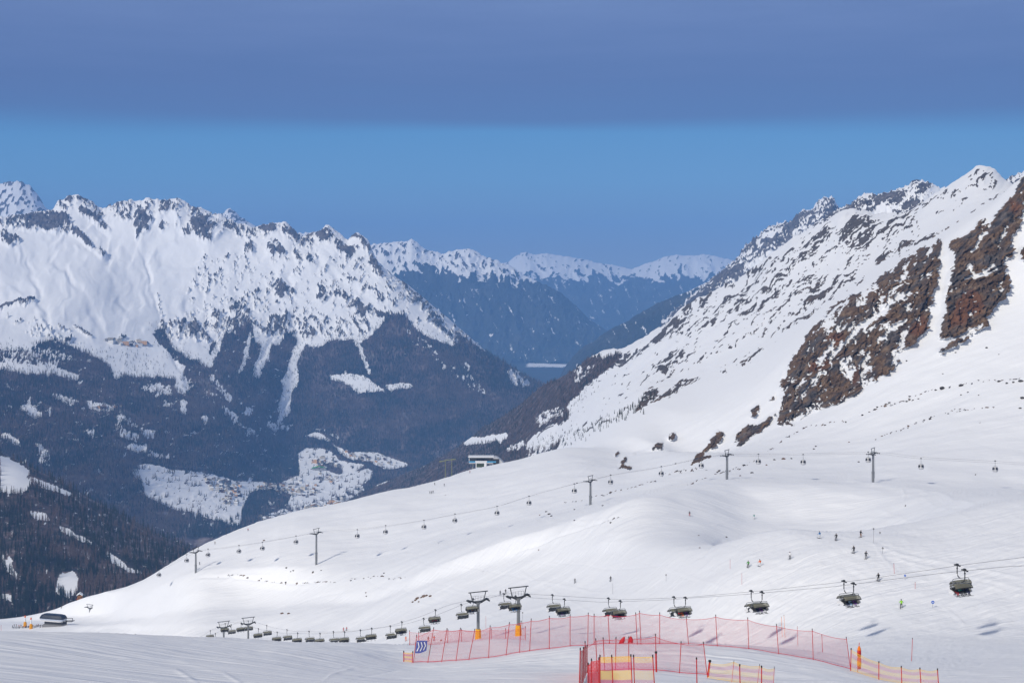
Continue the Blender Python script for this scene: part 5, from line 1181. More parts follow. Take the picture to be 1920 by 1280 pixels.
for side, k, o in CH:
    if side > 0 or k not in RIDERS: continue
    rz = o.rotation_euler[2]
    for j, (x, a_, b_) in enumerate(RIDERS[k]):
        off = Vector((x * math.cos(rz) - (-0.95) * math.sin(rz), x * math.sin(rz) + (-0.95) * math.cos(rz), -3.74))
        place = 'rightmost nearer-cable chair' if k == 0 else f'{ORD[k + 1]} nearer-cable chair from the right'
        seat_w = ('leftmost', 'second from left', 'third from left', 'fourth from left')[len(RIDERS[k]) - 1 - j]
        person(o.location + off, rz + math.pi, a_, b_, f'{a_}-jacketed rider, {seat_w} on the {place}' if len(RIDERS[k]) > 1 else '', 'riders on the chairlift', sit=True)
# ------------------------------------------------------------------ safety nets
def net_material(name, stops, cell, wire):
    """knotted netting: a lattice of cords with open holes, dyed in bands up its height"""
    m, t = mat(name)
    uv = t.n('ShaderNodeUVMap'); sp = t.n('ShaderNodeSeparateXYZ'); t.l(uv.outputs[0], sp.inputs[0])
    d1 = t.math('ADD', sp.outputs[0], sp.outputs[1]); d2 = t.math('SUBTRACT', sp.outputs[0], sp.outputs[1])
    def line(v): return t.math('LESS_THAN', t.math('FRACT', t.math('DIVIDE', v, cell)), wire / cell)
    lat = t.math('MAXIMUM', line(d1), line(d2))
    hfr = t.n('ShaderNodeAttribute', attribute_name='height').outputs['Fac']
    edge = t.math('MAXIMUM', t.math('GREATER_THAN', hfr, 0.985), t.math('LESS_THAN', hfr, 0.02))
    lat = t.math('MAXIMUM', lat, edge)
    col = t.ramp(hfr, stops, 'CONSTANT')
    df = t.n('ShaderNodeBsdfDiffuse'); t.l(col, df.inputs[0])
    tr = t.n('ShaderNodeBsdfTransparent')
    mx = t.n('ShaderNodeMixShader'); t.l(lat, mx.inputs[0]); t.l(tr.outputs[0], mx.inputs[1]); t.l(df.outputs[0], mx.inputs[2])
    o = t.n('ShaderNodeOutputMaterial'); t.l(mx.outputs[0], o.inputs[0])
    return m
net_red = net_material('red_netting', [(0, (0.55, 0.03, 0.06)), (0.5, (0.55, 0.03, 0.06))], 0.06, 0.0058)
net_red2 = net_material('dense_red_netting', [(0, (0.60, 0.015, 0.03)), (0.5, (0.60, 0.015, 0.03))], 0.06, 0.026)
net_band = net_material('yellow_and_pink_netting', [(0, (0.85, 0.50, 0.03)), (0.16, (0.62, 0.10, 0.20)), (0.36, (0.85, 0.55, 0.06)), (0.62, (0.62, 0.10, 0.20)), (0.84, (0.85, 0.48, 0.02))], 0.06, 0.019)
net_band2 = net_material('pale_yellow_and_pink_netting', [(0, (0.85, 0.55, 0.12)), (0.16, (0.62, 0.16, 0.24)), (0.36, (0.85, 0.58, 0.14)), (0.62, (0.62, 0.16, 0.24)), (0.84, (0.85, 0.55, 0.08))], 0.06, 0.010)

def at_Y(px_, py_, Y): return Vector(((px_ - 960) / F * Y, Y, (HOR - py_) / F * Y))
def net(label, posts, mat_, group='safety nets at the piste edge', pole_r=0.022, sag=0.10, drop=0.0, hide_bottom=None, net_top=0.97):
    """posts: list of (foot, head) world points"""
    root = thing('safety_net', label, 'safety net', posts[0][0], 0, group)
    o0 = posts[0][0]
    for a, b in posts:
        p = MB().tube([a - o0 - (b - a).normalized() * 0.3, b - o0], pole_r, 6).tube([b - o0 - (b - a).normalized() * 0.02, b - o0 + (b - a).normalized() * 0.09], pole_r * 1.3, 6, mi=1)
        link('pole', p.mesh('pole', [red_p, black_p]), root)
    v, f, uv, hh = [], [], [], []
    NV, NU = 6, 6; s_ = 0.0; cols = []
    for i in range(len(posts) - 1):
        (a0, b0), (a1, b1) = posts[i], posts[i + 1]
        L = (a1 - a0).length
        for j in range(NU + (1 if i == len(posts) - 2 else 0)):
            k = j / NU
            a = a0.lerp(a1, k); b = a + (b0.lerp(b1, k) - a) * net_top
            dip = sag * 4 * k * (1 - k) * min(1, L / 2.0)
            cols.append((a + Vector((0, 0, 0.04)), b - Vector((0, 0, dip)), s_ + L * k, k))
        s_ += L
    for (a, b, u_, k) in cols:
        for r in range(NV + 1):
            h = r / NV; q = a.lerp(b, h) - o0
            q = q + Vector((0, 0.05 * math.sin(3 * u_ + 5 * h) * 4 * k * (1 - k), 0))
            v.append(q); uv.append((u_, h * (b - a).length)); hh.append(h)
    n = NV + 1
    for i in range(len(cols) - 1):
        for r in range(NV): f.append((i * n + r, (i + 1) * n + r, (i + 1) * n + r + 1, i * n + r + 1))
    me = bpy.data.meshes.new('net'); me.from_pydata([tuple(q) for q in v], [], f)
    ul = me.uv_layers.new(name='UVMap')
    for lp in me.loops: ul.data[lp.index].uv = uv[lp.vertex_index]
    at_ = me.attributes.new('height', 'FLOAT', 'POINT'); at_.data.foreach_set('value', hh)
    me.materials.append(mat_); me.update()
    link('net', me, root)
    return root
def posts_px(rows, Y):
    """rows: (foot px, foot py, head px, head py); feet are set on the snow at depth about Y"""
    out = []
    for k, (bx, by, tx, ty) in enumerate(rows):
        y = Y(bx) if callable(Y) else Y
        g = near.at(bx, y); h = (by - ty) / F * y
        lean = Vector(((tx - bx) / F * y, 0, h))
        out.append((g, g + lean))
    return out
net('long pink red net with leaning poles across the middle foreground, below the chairs', posts_px([
    (775, 1242, 781, 1192), (802, 1244, 813, 1180), (828, 1238, 838, 1177), (855, 1235, 863, 1175), (879, 1231, 890, 1175), (916, 1230, 919, 1171), (949, 1227, 955, 1167), (974, 1226, 977, 1168), (993, 1224, 996, 1165), (1030, 1217, 1030, 1157),
    (1069, 1212, 1069, 1154), (1102, 1210, 1103, 1150), (1114, 1210, 1114, 1154), (1143, 1207, 1140, 1151), (1195, 1208, 1192, 1150), (1202, 1207, 1199, 1146), (1237, 1207, 1237, 1150), (1291, 1209, 1287, 1160), (1345, 1214, 1342, 1157), (1404, 1217, 1402, 1160),
    (1460, 1226, 1456, 1172), (1525, 1237, 1523, 1181), (1595, 1256, 1587, 1197)], 97.0), net_red)
net('short red net behind the long one, between the blue arrow banner and the padded towers', posts_px([(768, 1206, 768, 1180), (785, 1206, 785, 1181), (839, 1203, 840, 1177), (865, 1200, 865, 1175), (921, 1199, 921, 1178), (948, 1199, 948, 1177), (985, 1205, 985, 1178)], 125.0), net_red)
net('front red net bending round the pale banded net in the foreground', posts_px([(1086, 1290, 1088, 1214), (1093, 1284, 1094, 1217), (1097, 1276, 1097, 1210), (1101, 1270, 1101, 1220)], lambda x: {1086: 64, 1093: 70, 1097: 76, 1101: 81}[x]), net_red2, sag=0.02)
net('front pink red net in the foreground right of the dense red roll', posts_px([(1101, 1266, 1101, 1218), (1120, 1264, 1117, 1204), (1134, 1262, 1131, 1201), (1154, 1260, 1155, 1200), (1179, 1256, 1179, 1196), (1231, 1256, 1229, 1190), (1274, 1256, 1277, 1199), (1326, 1265, 1319, 1205)], 82.0), net_red)
net('strong yellow and pink banded net at the bottom edge, nearest to the camera', posts_px([(1125, 1320, 1125, 1251), (1150, 1322, 1147, 1253), (1186, 1325, 1183, 1255)], 61.0), net_band, sag=0.03, net_top=1.0)
net('pale yellow and pink banded net at the bottom edge, right of the strong yellow one', posts_px([(1190, 1325, 1188, 1256), (1228, 1328, 1224, 1259)], 61.0), net_band2, sag=0.03, net_top=1.0)
net('low pink net piece between the dense red roll and the yellow net', posts_px([(1102, 1300, 1103, 1250), (1109, 1310, 1109, 1252), (1123, 1314, 1123, 1254)], 63.0), net_red2, sag=0.02)
net('yellow and pink net running down right from the thick red post', posts_px([(1326, 1265, 1331, 1236), (1372, 1290, 1376, 1252), (1420, 1306, 1424, 1270), (1450, 1320, 1452, 1284)], lambda x: 79 - (x - 1326) * 0.07), net_band2, pole_r=0.012, net_top=1.0)
net('yellow and pink net at the right end, dropping to the bottom edge', posts_px([(1595, 1256, 1596, 1216), (1648, 1266, 1648, 1234), (1691, 1288, 1690, 1257), (1727, 1300, 1725, 1270), (1760, 1312, 1758, 1282)], lambda x: 95 - (x - 1595) * 0.05), net_band2, pole_r=0.03, net_top=1.0)
net('short orange and pink net stub at the left end of the long net', posts_px([(757, 1243, 757, 1225), (773, 1243, 774, 1224)], 97.0), net_band, pole_r=0.03, net_top=1.0)
# single posts in front of and beyond the nets
def stake(label, px_, by, tx, ty, Y, r=0.03, mat_=red_p, group='red and orange marker poles', cap=True):
    g = near.at(px_, Y) if Y else near.hit(px_, by, 230)
    h = (by - ty) / F * g.y
    m = MB().tube([(0, 0, -0.3), ((tx - px_) / F * g.y, 0, h)], r, 6)
    if cap: m.tube([((tx - px_) / F * g.y, 0, h - 0.02), ((tx - px_) / F * g.y, 0, h + 0.08)], r * 1.4, 6, mi=1)
    tag(link('marker_pole', m.mesh('marker_pole', [mat_, black_p]), None, g), label, 'marker pole', group)
stake('thick leaning red post where the two front nets meet', 1326, 1265, 1331, 1236, 80.5, 0.06)
stake('thick red lower post in front of the tall thin pole of the front net', 1231, 1275, 1230, 1239, 81.0, 0.05)
stake('bright red post at the bottom edge, left of three right of the front nets', 1307, 1290, 1306, 1245, 72, 0.028)
stake('bright red post at the bottom edge, middle of three right of the front nets', 1388, 1300, 1387, 1262, 70, 0.026)
stake('bright red post at the bottom edge, right of three right of the front nets', 1428, 1300, 1428, 1261, 68, 0.026)
stake('tall thin orange pole on the piste behind the right part of the long net', 1467, 1193, 1465, 1156, None, 0.035, orange_p)
stake('tall thin orange pole just right of its twin behind the long net', 1472, 1194, 1470, 1153, None, 0.035, orange_p)
stake('short red pole between two poles of the long net at its right part', 1496, 1210, 1495, 1174, None, 0.035, red_p)
stake('thin red pole seen through the long net near its right end', 1543, 1225, 1541, 1188, 140, 0.025, red_p)
stake('lone pale red pole on the empty snow right of the orange banner', 1709, 1259, 1711, 1217, 130, 0.025, red_p)
stake('thin red pole on the piste above the green-jacketed person', 1677, 1075, 1676, 1056, None, 0.04, red_p)
stake('short red pole right of the chairlift cables on the piste', 1716, 1103, 1716, 1091, None, 0.04, red_p)
stake('thin pinkish pole left of the dark green jacketed person', 1369, 1066, 1369, 1049, None, 0.03, red_p)
stake('thin pinkish pole just below the dark green jacketed person', 1391, 1096, 1391, 1075, None, 0.03, red_p)
stake('thin grey pole below the right one of two distant persons', 1149, 1113, 1149, 1094, None, 0.04, steel)
stake('red and white pole at the far left edge beside the dark spur', 2, 1160, 2, 1148, 1000, 0.09, red_p)
stake('thin pinkish pole right of the yellow-footed tower', 911, 1178, 911, 1155, None, 0.035, red_p)
# rolled orange crowd-barrier banner
g = near.at(1611, 95.5)
t_ = thing('orange_marker_column', 'tall orange rolled marker banner on a stake at the right end of the nets', 'marker', g)
c = MB(); rr = []
for z, w in ((0.25, 0.11), (0.6, 0.15), (0.95, 0.13), (1.05, 0.10), (1.2, 0.13), (1.6, 0.12), (1.78, 0.05)): rr.append([(w * math.cos(a * math.pi / 4), w * 0.6 * math.sin(a * math.pi / 4), z) for a in range(8)])
link('banner', MB().loft(rr).mesh('banner', orange_p, True), t_)
link('band', MB().loft([[(w * math.cos(a * math.pi / 4), w * 0.62 * math.sin(a * math.pi / 4), z) for a in range(8)] for z, w in ((1.1, 0.125), (1.3, 0.14), (1.5, 0.13))]).mesh('band', red_p, True), t_)
link('pole', MB().tube([(-0.1, 0.05, -0.2), (0.02, 0.05, 2.0)], 0.02, 6).mesh('pole', red_p), t_)
# blue arrow banner
yb = 96.6
a0, a1 = at_Y(781, 1200, yb), at_Y(801, 1200, yb)
t_ = thing('arrow_banner', 'blue cloth banner with three white chevrons at the left end of the nets', 'banner', at_Y(779, 1223, yb))
o_ = t_.location.copy()
def bpt(u, v, off=0.0):           # u 0..1 left to right, v 0..1 bottom to top
    left_ = at_Y(778 + 3.5 * v, 1223.5 - 23.5 * v, yb); right_ = at_Y(799.5 + 1.8 * v, 1219 - 19 * v + 4 * (1 - v) * 0, yb)
    q = left_.lerp(right_, u); q = q + Vector((0, -off - 0.05 * math.sin(math.pi * u) - 0.03 * math.sin(5 * u + 2 * v), -0.06 * math.sin(math.pi * u) * (1 - v)))
    return q - o_
cl = MB(); cl.loft([[bpt(i / 8, v_ / 5) for v_ in range(6)] for i in range(9)], closed=False, cap=False)
ban = link('cloth', cl.mesh('cloth', plain('blue_banner_cloth', (0.085, 0.105, 0.33), 0.8), True), t_)
for k in range(3):
    u0 = 0.10 + 0.29 * k
    for_ = []
    for du, v_ in ((0.0, 0.16), (0.15, 0.52), (0.0, 0.88)):
        for_.append([bpt(u0 + du, v_, 0.012), bpt(u0 + du + 0.085, v_, 0.012)])
    link('chevron', MB().loft(for_, closed=False, cap=False).mesh('chevron', white_p), t_)
# red bags lying behind the long net
for px_, lb in ((1165, 'red padded bag leaning left behind the long net'), (1182, 'red padded bag standing behind the long net, right of its twin')):
    g = near.at(px_, 106)
    r_ = [[(w * math.cos(a * math.pi / 4) + sh, w * 0.7 * math.sin(a * math.pi / 4), z) for a in range(8)] for z, w, sh in ((0.0, 0.20, 0), (0.2, 0.19, 0.02 if px_ > 1170 else 0.07), (0.4, 0.10, 0.03 if px_ > 1170 else 0.17), (0.48, 0.06, 0.02 if px_ > 1170 else 0.22))]
    tag(link('padded_bag', MB().loft(r_).mesh('padded_bag', red_p, True), None, g), lb, 'bag', 'red bags behind the long net')
g = near.hit(827, 1201, 150)
tag(link('gear_bag', MB().loft([[(w * math.cos(a * math.pi / 4), w * .8 * math.sin(a * math.pi / 4), z) for a in range(8)] for z, w in ((0, .42), (.25, .36), (.5, .12))]).mesh('gear_bag', cloth('brown')), None, g), 'small brown heap-shaped bag right of the orange-suited persons', 'bag')

# ------------------------------------------------------------------ piste signs: round discs on posts
blue_s = plain('blue_sign_paint', (0.03, 0.12, 0.50), 0.5)
def sign(label, px_, by, ty, col, r, ym=230):
    g = near.hit(px_, by, ym); h = (by - ty) / F * g.y
    t_ = thing('piste_sign', label, 'piste sign', g, 0, 'round piste signs')
    link('post', MB().tube([(0, 0, -0.3), (0, 0, h)], 0.035, 6).mesh('post', steel), t_)
    d = link('disc', MB().tube([(0, -0.08, h), (0, -0.05, h)], r, 18).mesh('disc', col), t_)
    link('band', MB().box((0, -0.09, h), (r * 1.1, 0.015, r * 0.28)).mesh('band', white_p), d)
sign('blue round piste sign right of the lime green person', 1749, 1139, 1128, blue_s, 0.32)
sign('blue round piste sign just above the chairlift cables', 1697, 1086, 1078, blue_s, 0.24)
sign('dark round piste sign on the tall pole at the brow', 1638, 1018, 991, seat_m, 0.20)
sign('dark round piste sign right of the two black-clad persons', 1655, 1038, 1027, seat_m, 0.22)
sign('small dark round piste sign above the brow, right of the tall pole', 1650, 1002, 998, seat_m, 0.2, 330)
sign('grey round piste sign alone on the slope above the chairs', 1249, 1090, 1078, steel, 0.25)
sign('dark round piste sign just right of the nearest padded tower', 980, 1180, 1148, seat_m, 0.20)
# ------------------------------------------------------------------ upper station on the skyline
def metres(px_, Y): return px_ * Y / F
Ys = 1118.0
def station_part(root, name, m, mats, smooth=False): return link(name, m.mesh(name, mats, smooth), root)
b = near.at(903, Ys); zt = lambda py_: (HOR - py_) / F * Ys - b.z
xx = lambda px_: (px_ - 903) / F * Ys
t_ = thing('lift_station', 'long low lift station with dark glass front on the skyline of the near hill', 'lift station', b)
z0, z1 = zt(866.5), zt(856.5)
station_part(t_, 'hall', MB().box(((xx(879) + xx(925)) / 2, 4, (z0 + z1) / 2 - 1.2), (xx(925) - xx(879), 8, z1 - z0 - 0.4)), alu)
station_part(t_, 'glass_front', MB().box(((xx(880.5) + xx(924)) / 2, -0.15, (zt(864) + zt(858.3)) / 2), (xx(924) - xx(880.5), 0.3, zt(858.3) - zt(864))), glass_d)
station_part(t_, 'blue_fascia', MB().box(((xx(879) + xx(930)) / 2, -0.2, (zt(866.6) + zt(864.2)) / 2), (xx(930) - xx(879), 0.35, zt(864.2) - zt(866.6))), blue_p)
station_part(t_, 'roof', MB().box(((xx(878) + xx(926)) / 2, 4, zt(857.3) + 0.3), (xx(926) - xx(878), 9, 0.75)), white_p)
m = MB(); rings = []
for y in (0, 9):
    rings.append([(xx(924), y, zt(872)), (xx(924), y, zt(857))] + [(xx(928) + (xx(948) - xx(928)) * s_, y, zt(856.4) - (zt(856.4) - zt(873)) * s_ ** 1.7) for s_ in (0, .2, .4, .6, .8, 1.0)])
station_part(t_, 'hangar', m.loft(rings), alu)
station_part(t_, 'door', MB().box(((xx(925) + xx(936)) / 2, -0.2, (zt(872) + zt(860)) / 2), (xx(936) - xx(925), 0.3, zt(860) - zt(872))), glass_d)
station_part(t_, 'column', MB().box((xx(886), 4, z0 - 3), (1.2, 1.2, 7)), steel); station_part(t_, 'column', MB().box((xx(918), 4, z0 - 3), (1.2, 1.2, 7)), steel)
Yc = 1100.0; b = near.at(902, Yc); zc_ = lambda py_: (HOR - py_) / F * Yc - b.z; xc = lambda px_: (px_ - 902) / F * Yc
t_ = thing('control_cabin', 'small white and blue control cabin in front of the upper station', 'cabin', b)
station_part(t_, 'wall', MB().box((0, 2.2, (zc_(882) + zc_(866)) / 2), (xc(912) - xc(892), 4.4, zc_(866) - zc_(882))), white_p)
station_part(t_, 'window', MB().box((xc(900.5), -0.12, (zc_(875.5) + zc_(868.3)) / 2), (metres(14, Yc), 0.25, zc_(868.3) - zc_(875.5))), plain('greenish_window_glass', (0.05, 0.07, 0.05), 0.15))
station_part(t_, 'base', MB().box((xc(900.5), -0.1, (zc_(882) + zc_(877)) / 2), (metres(16.5, Yc), 0.22, zc_(877) - zc_(882))), blue_p)
station_part(t_, 'roof', MB().box((0, 2.2, zc_(866) + 0.15), (xc(913) - xc(891), 5.0, 0.35)), snow_m)
# twin poles with a cross-beam
b = near.at(840.5, 1065); k = 1065 / F
t_ = thing('cable_gantry', 'olive twin-pole cable gantry on the skyline left of the upper station', 'gantry', b)
for a_, top in ((-5.5, 31), (6.5, 33)):
    link('pole', MB().tube([(a_ * k, 0, -5), (a_ * k * 1.0, 0, top * k)], 0.28, 8, r2=0.2).mesh('pole', olive), t_)
link('crossbeam', MB().tube([(-17 * k, 0, 28.5 * k), (-10 * k, 0, 30 * k), (-3 * k, 0, 32 * k), (14 * k, 0, 33.5 * k)], 0.36, 6).mesh('crossbeam', olive), t_)
for a_ in (-15, -8, 2, 11): pass
link('sheave_assembly', MB().box((-13 * k, 0, 30 * k), (2.4, 0.8, 0.5)).box((10 * k, 0, 33.6 * k), (2.4, 0.8, 0.5)).mesh('sheave_assembly', olive), t_)
# ------------------------------------------------------------------ lower station and its surroundings
b = near.hit(100, 1172, 900); k = b.y / F
t_ = thing('lift_station', 'dark rounded-roof lift station low on the left with a white band', 'lift station', b)
rot = math.radians(-16)
def R2(x, y, z): return (x * math.cos(rot) - y * math.sin(rot), x * math.sin(rot) + y * math.cos(rot), z)
def hull(z, L_, W_, n=14): return [R2(L_ / 2 * (abs(math.cos(a)) ** 0.35) * math.copysign(1, math.cos(a)), W_ / 2 * (abs(math.sin(a)) ** 0.35) * math.copysign(1, math.sin(a)), z) for a in [2 * math.pi * (j + .5) / n for j in range(n)]]
dark_roof = plain('dark_blue_roof', (0.018, 0.026, 0.045), 0.35)
station_part(t_, 'roof', MB().loft([hull(5.3, 19.5, 8), hull(6.2, 19, 7.4), hull(7.6, 17, 5.6), hull(8.1, 13.5, 3.6)]), dark_roof)
station_part(t_, 'glass_band', MB().loft([hull(4.3, 19.2, 7.8), hull(5.3, 19.2, 7.8)]), plain('pale_glass_band', (0.45, 0.50, 0.60), 0.2))
station_part(t_, 'fascia', MB().loft([hull(3.4, 18, 7.2), hull(4.3, 18.8, 7.6)]), white_p)
station_part(t_, 'wall', MB().box(R2(1.5, 0.5, 1.4), (14.5, 5.6, 4.2), rot), seat_m)
station_part(t_, 'ramp', MB().tube([R2(9, -1.5, 3.6), R2(16, -1.5, 4.2)], 0.3, 6).tube([R2(9, 1.5, 3.6), R2(16, 1.5, 4.2)], 0.3, 6).tube([R2(16, -1.8, 4.2), R2(16, 1.8, 4.2)], 0.2, 6).tube([R2(15.5, 0, 4.2), R2(15.5, 0, 6.2)], 0.2, 6).tube([R2(9, 0, 5.6), R2(15.6, 0, 6.2)], 0.2, 6), dsteel)
station_part(t_, 'platform', MB().box(R2(3, -2.5, 0.4), (17, 5, 2.2), rot), plain('grey_platform', (0.2, 0.2, 0.21), 0.7))
for px_, by, lb in ((47, 1174, 'orange-padded snow lance left of its twin beside the lower station'), (58, 1178, 'orange-padded snow lance right of its twin beside the lower station')):
    g = near.hit(px_, by, 900)
    t_ = thing('snow_lance', lb, 'snow lance', g, 0, 'snow lances at the lower station')
    link('padding', MB().loft([[(w * math.cos(a * math.pi / 4), w * math.sin(a * math.pi / 4), z) for a in range(8)] for z, w in ((-0.5, 1.25), (2.6, 1.15), (3.6, 0.6))]).mesh('padding', plain('amber_foam_cover', (0.70, 0.30, 0.01), 0.7)), t_)
    link('mast', MB().tube([(0, 0, 3.5), (0, 0, 6.6)], 0.6, 8, r2=0.4).mesh('mast', white_p), t_)
    link('head', MB().tube([(0, 0, 6.6), (0, 0, 7.9)], 0.62, 8, r2=0.4).mesh('head', cloth('orange')), t_)
# queue of people and racks at the lower station
cl_ = ['dark grey', 'black', 'brown', 'red', 'navy', 'black', 'orange', 'dark grey', 'blue', 'black', 'brown', 'white', 'black', 'red', 'dark grey', 'navy']
for i in range(16):
    px_ = 24 + i * 3.7 + rng.uniform(-1, 1); g = near.hit(px_, 1173 + 6 * rng.random(), 900)
    if g.y < 800: g = near.at(px_, 1150)
    person(g, rng.uniform(0, 6), cl_[i], ['black', 'dark grey', 'brown'][i % 3], f'tiny {cl_[i]}-jacketed person, {ORD[i + 1]} from the left waiting at the lower station', 'people waiting at the lower station', small=True)
for i, (px_, lb) in enumerate(((30, 'wooden barrier left of the snow lances at the lower station'), (42, 'wooden barrier just left of the snow lances'), (54, 'wooden barrier between the snow lances'), (66, 'wooden barrier right of the snow lances'), (76, 'wooden barrier nearest to the lower station'))):
    g = near.hit(px_, 1178 - i, 900)
    if g.y < 800: g = near.at(px_, 1140)
    t_ = thing('barrier', lb, 'barrier', g, 0.1 * i, 'barriers at the lower station')
    for x in (-2.1, 0, 2.1): link('post', MB().box((x, 0, 0.6), (0.16, 0.16, 1.6)).mesh('post', dsteel), t_)
    link('rail', MB().box((0, -0.1, 1.1), (4.6, 0.1, 0.22)).mesh('rail', wood_m if i % 2 else dsteel), t_); link('rail', MB().box((0, -0.1, 0.6), (4.6, 0.1, 0.18)).mesh('rail', dsteel), t_)
# timber hut
g = near.hit(149, 1122, 1000); k = g.y / F
t_ = thing('timber_hut', 'small brown timber hut with snowy roof at the foot of the wooded spur', 'hut', g, 0.15)
w_ = 8.5 * k; h_ = 7.5 * k
hw_ = link('wall', MB().box((0, w_ / 2, h_ / 2 - 0.4), (w_, w_, h_ + 0.8)).mesh('wall', wood_m), t_)
link('roof', MB().loft([[(-w_ * .62, y, h_), (0, y, h_ + 1.5), (w_ * .62, y, h_), (w_ * .62, y, h_ + 0.5), (0, y, h_ + 2.1), (-w_ * .62, y, h_ + 0.5)] for y in (-0.8, w_ + .8)]).mesh('roof', snow_m), t_)
link('door', MB().box((-0.5, -0.06, 1.0), (1.0, 0.12, 2.0)).mesh('door', cloth('brown')), t_); link('window', MB().box((1.1, -0.06, 1.8), (0.9, 0.12, 0.9)).mesh('window', glass_d), t_)
# small lift tower head peeping out of the hill beside the lower station
Yt = near.hit(168, 1146, 900).y; b = near.at(168, Yt); k = Yt / F
lift_tower('chairlift_tower', 'low dark lift tower head above the snow right of the lower station', 'towers of the chairlift', b, 3.2, Vector((0.86, 0.5, 0)), Vector((0.9, -0.44, 0)).normalized(), 3.2, 0.5, 0.4, None, frame_w=0.8, frame_h=2.0, flare=True)
# lamp post on the skyline near the valley woods
g = near.hit(424, 1003, 900)
tag(link('lamp_post', MB().tube([(0, 0, -1), (0, 0, 4.6)], 0.16, 6, r2=0.1).box((0.3, 0, 4.7), (0.8, 0.3, 0.2)).mesh('lamp_post', dsteel), None, g), 'thin dark lamp post on the left skyline against the valley woods', 'lamp post')

# ------------------------------------------------------------------ boulders
st_dark = plain('dark_lichen_stone', (0.055, 0.048, 0.045), 0.9, var=0.4, scale=1.5); st_brown = plain('brown_schist', (0.155, 0.10, 0.07), 0.9, var=0.4, scale=1.5)
def stone_mesh(seed, m_):
    r = np.random.default_rng(seed); mb = MB(); rings = []
    for i in range(5):
        th = math.pi * (i + 0.35) / 5.2; n = 8
        rings.append([((0.62 * math.sin(th) * (1 + r.uniform(-.3, .3))) * math.cos(2 * math.pi * j / n), 0.5 * math.sin(th) * (1 + r.uniform(-.3, .3)) * math.sin(2 * math.pi * j / n), 0.34 * math.cos(th) + 0.15) for j in range(n)])
    return mb.loft(rings).mesh('boulder', m_)
STD = [stone_mesh(i, st_dark) for i in range(4)]; STB = [stone_mesh(10 + i, st_brown) for i in range(4)]
BOULD = {
 ('dark snow-dusted boulder below the gondola tower on the bright shoulder', 'boulders below the shoulder tower'): [(1030, 962, 7), (1024, 958, 5), (1034, 966, 5), (1012, 965, 3), (1077, 954, 4), (1130, 947, 5), (1077, 974, 4)],
 ('brown boulder of the cluster on the bright slope left of the padded towers', 'brown boulders on the bright slope'): [(774, 1127, 5), (779, 1124, 6), (783, 1120, 8), (790, 1119, 5), (795, 1117, 8), (800, 1115, 6), (807, 1116, 7), (785, 1127, 4)],
 ('brown boulder of the pair at the foot of the bright slope', 'pair of boulders'): [(529, 1148, 7), (541, 1149, 6)],
 ('small dark boulder in the hollow below the tallest gondola tower', 'boulders in the hollow'): [(537, 1063, 4), (545, 1071, 3), (550, 1068, 4), (587, 1071, 4), (602, 1068, 3), (490, 1083, 3), (536, 1091, 4), (557, 1092, 4), (576, 1091, 3), (658, 1087, 4), (720, 1073, 4), (495, 1012, 5), (586, 1073, 4)],
 ('dark boulder on the snow beside the gondola tower below the crags', 'boulders near the crag tower'): [(1270, 882, 5), (1286, 881, 4), (1345, 885, 4), (1395, 871, 6), (1410, 885, 7), (1388, 891, 4), (1437, 871, 4), (1452, 861, 5), (1469, 859, 7), (1484, 859, 4), (1610, 865, 5), (1526, 841, 4), (1530, 836, 4), (1592, 828, 4), (1267, 868, 4)],
 ('boulder on the line of stones crossing the upper snowfield', 'line of stones'): [(1547, 796, 5), (1586, 791, 4), (1617, 778, 5), (1640, 767, 6), (1645, 763, 5), (1660, 761, 6), (1668, 754, 6), (1678, 756, 4), (1700, 752, 5), (1706, 742, 6), (1722, 747, 4), (1767, 727, 10), (1802, 722, 8), (1755, 730, 5), (1835, 712, 4), (1873, 714, 7), (1888, 718, 5), (1900, 716, 5), (1914, 713, 10), (1917, 745, 8), (1913, 764, 6),
   (1744, 785, 6), (1733, 787, 4), (1703, 798, 5), (1718, 792, 4), (1778, 775, 4), (1800, 770, 4), (1815, 768, 3), (1835, 740, 3), (1802, 740, 4), (1815, 735, 4)],
 ('small dark boulder on the open snow above the chairs', 'boulders on the open snow'): [(1362, 1006, 4), (1312, 1036, 4), (1145, 979, 5), (1010, 1031, 3), (686, 1110, 3), (687, 1117, 4), (1082, 905, 3), (1310, 1003, 3)],
 ('small stone at the edge of the grey snow brow lower left', 'stones on the left brow'): [(184, 1187, 6), (212, 1187, 4), (195, 1188, 4), (254, 1191, 4)],
 ('lone small stone on the steep snow under the right crags', 'stones under the crags'): [(1792, 660, 4), (1850, 651, 5), (1700, 676, 4), (1873, 664, 3), (1768, 700, 3)],
}
for (lb, gname), items in BOULD.items():
    brown = lb.startswith('brown')
    for i, (px_, py_, sz) in enumerate(items):
        g = near.hit(px_, py_ + sz * 0.25, 100 if 'brow' in lb and 'grey' in lb else 420)
        o = link('boulder', random.choice(STB if brown or (random.random() < .25) else STD), None, g, random.uniform(0, 6.28))
        s_ = sz * g.y / F * 0.85
        o.scale = (s_, s_, s_ * random.uniform(.75, 1.25)); tag(o, lb, 'boulder', gname)

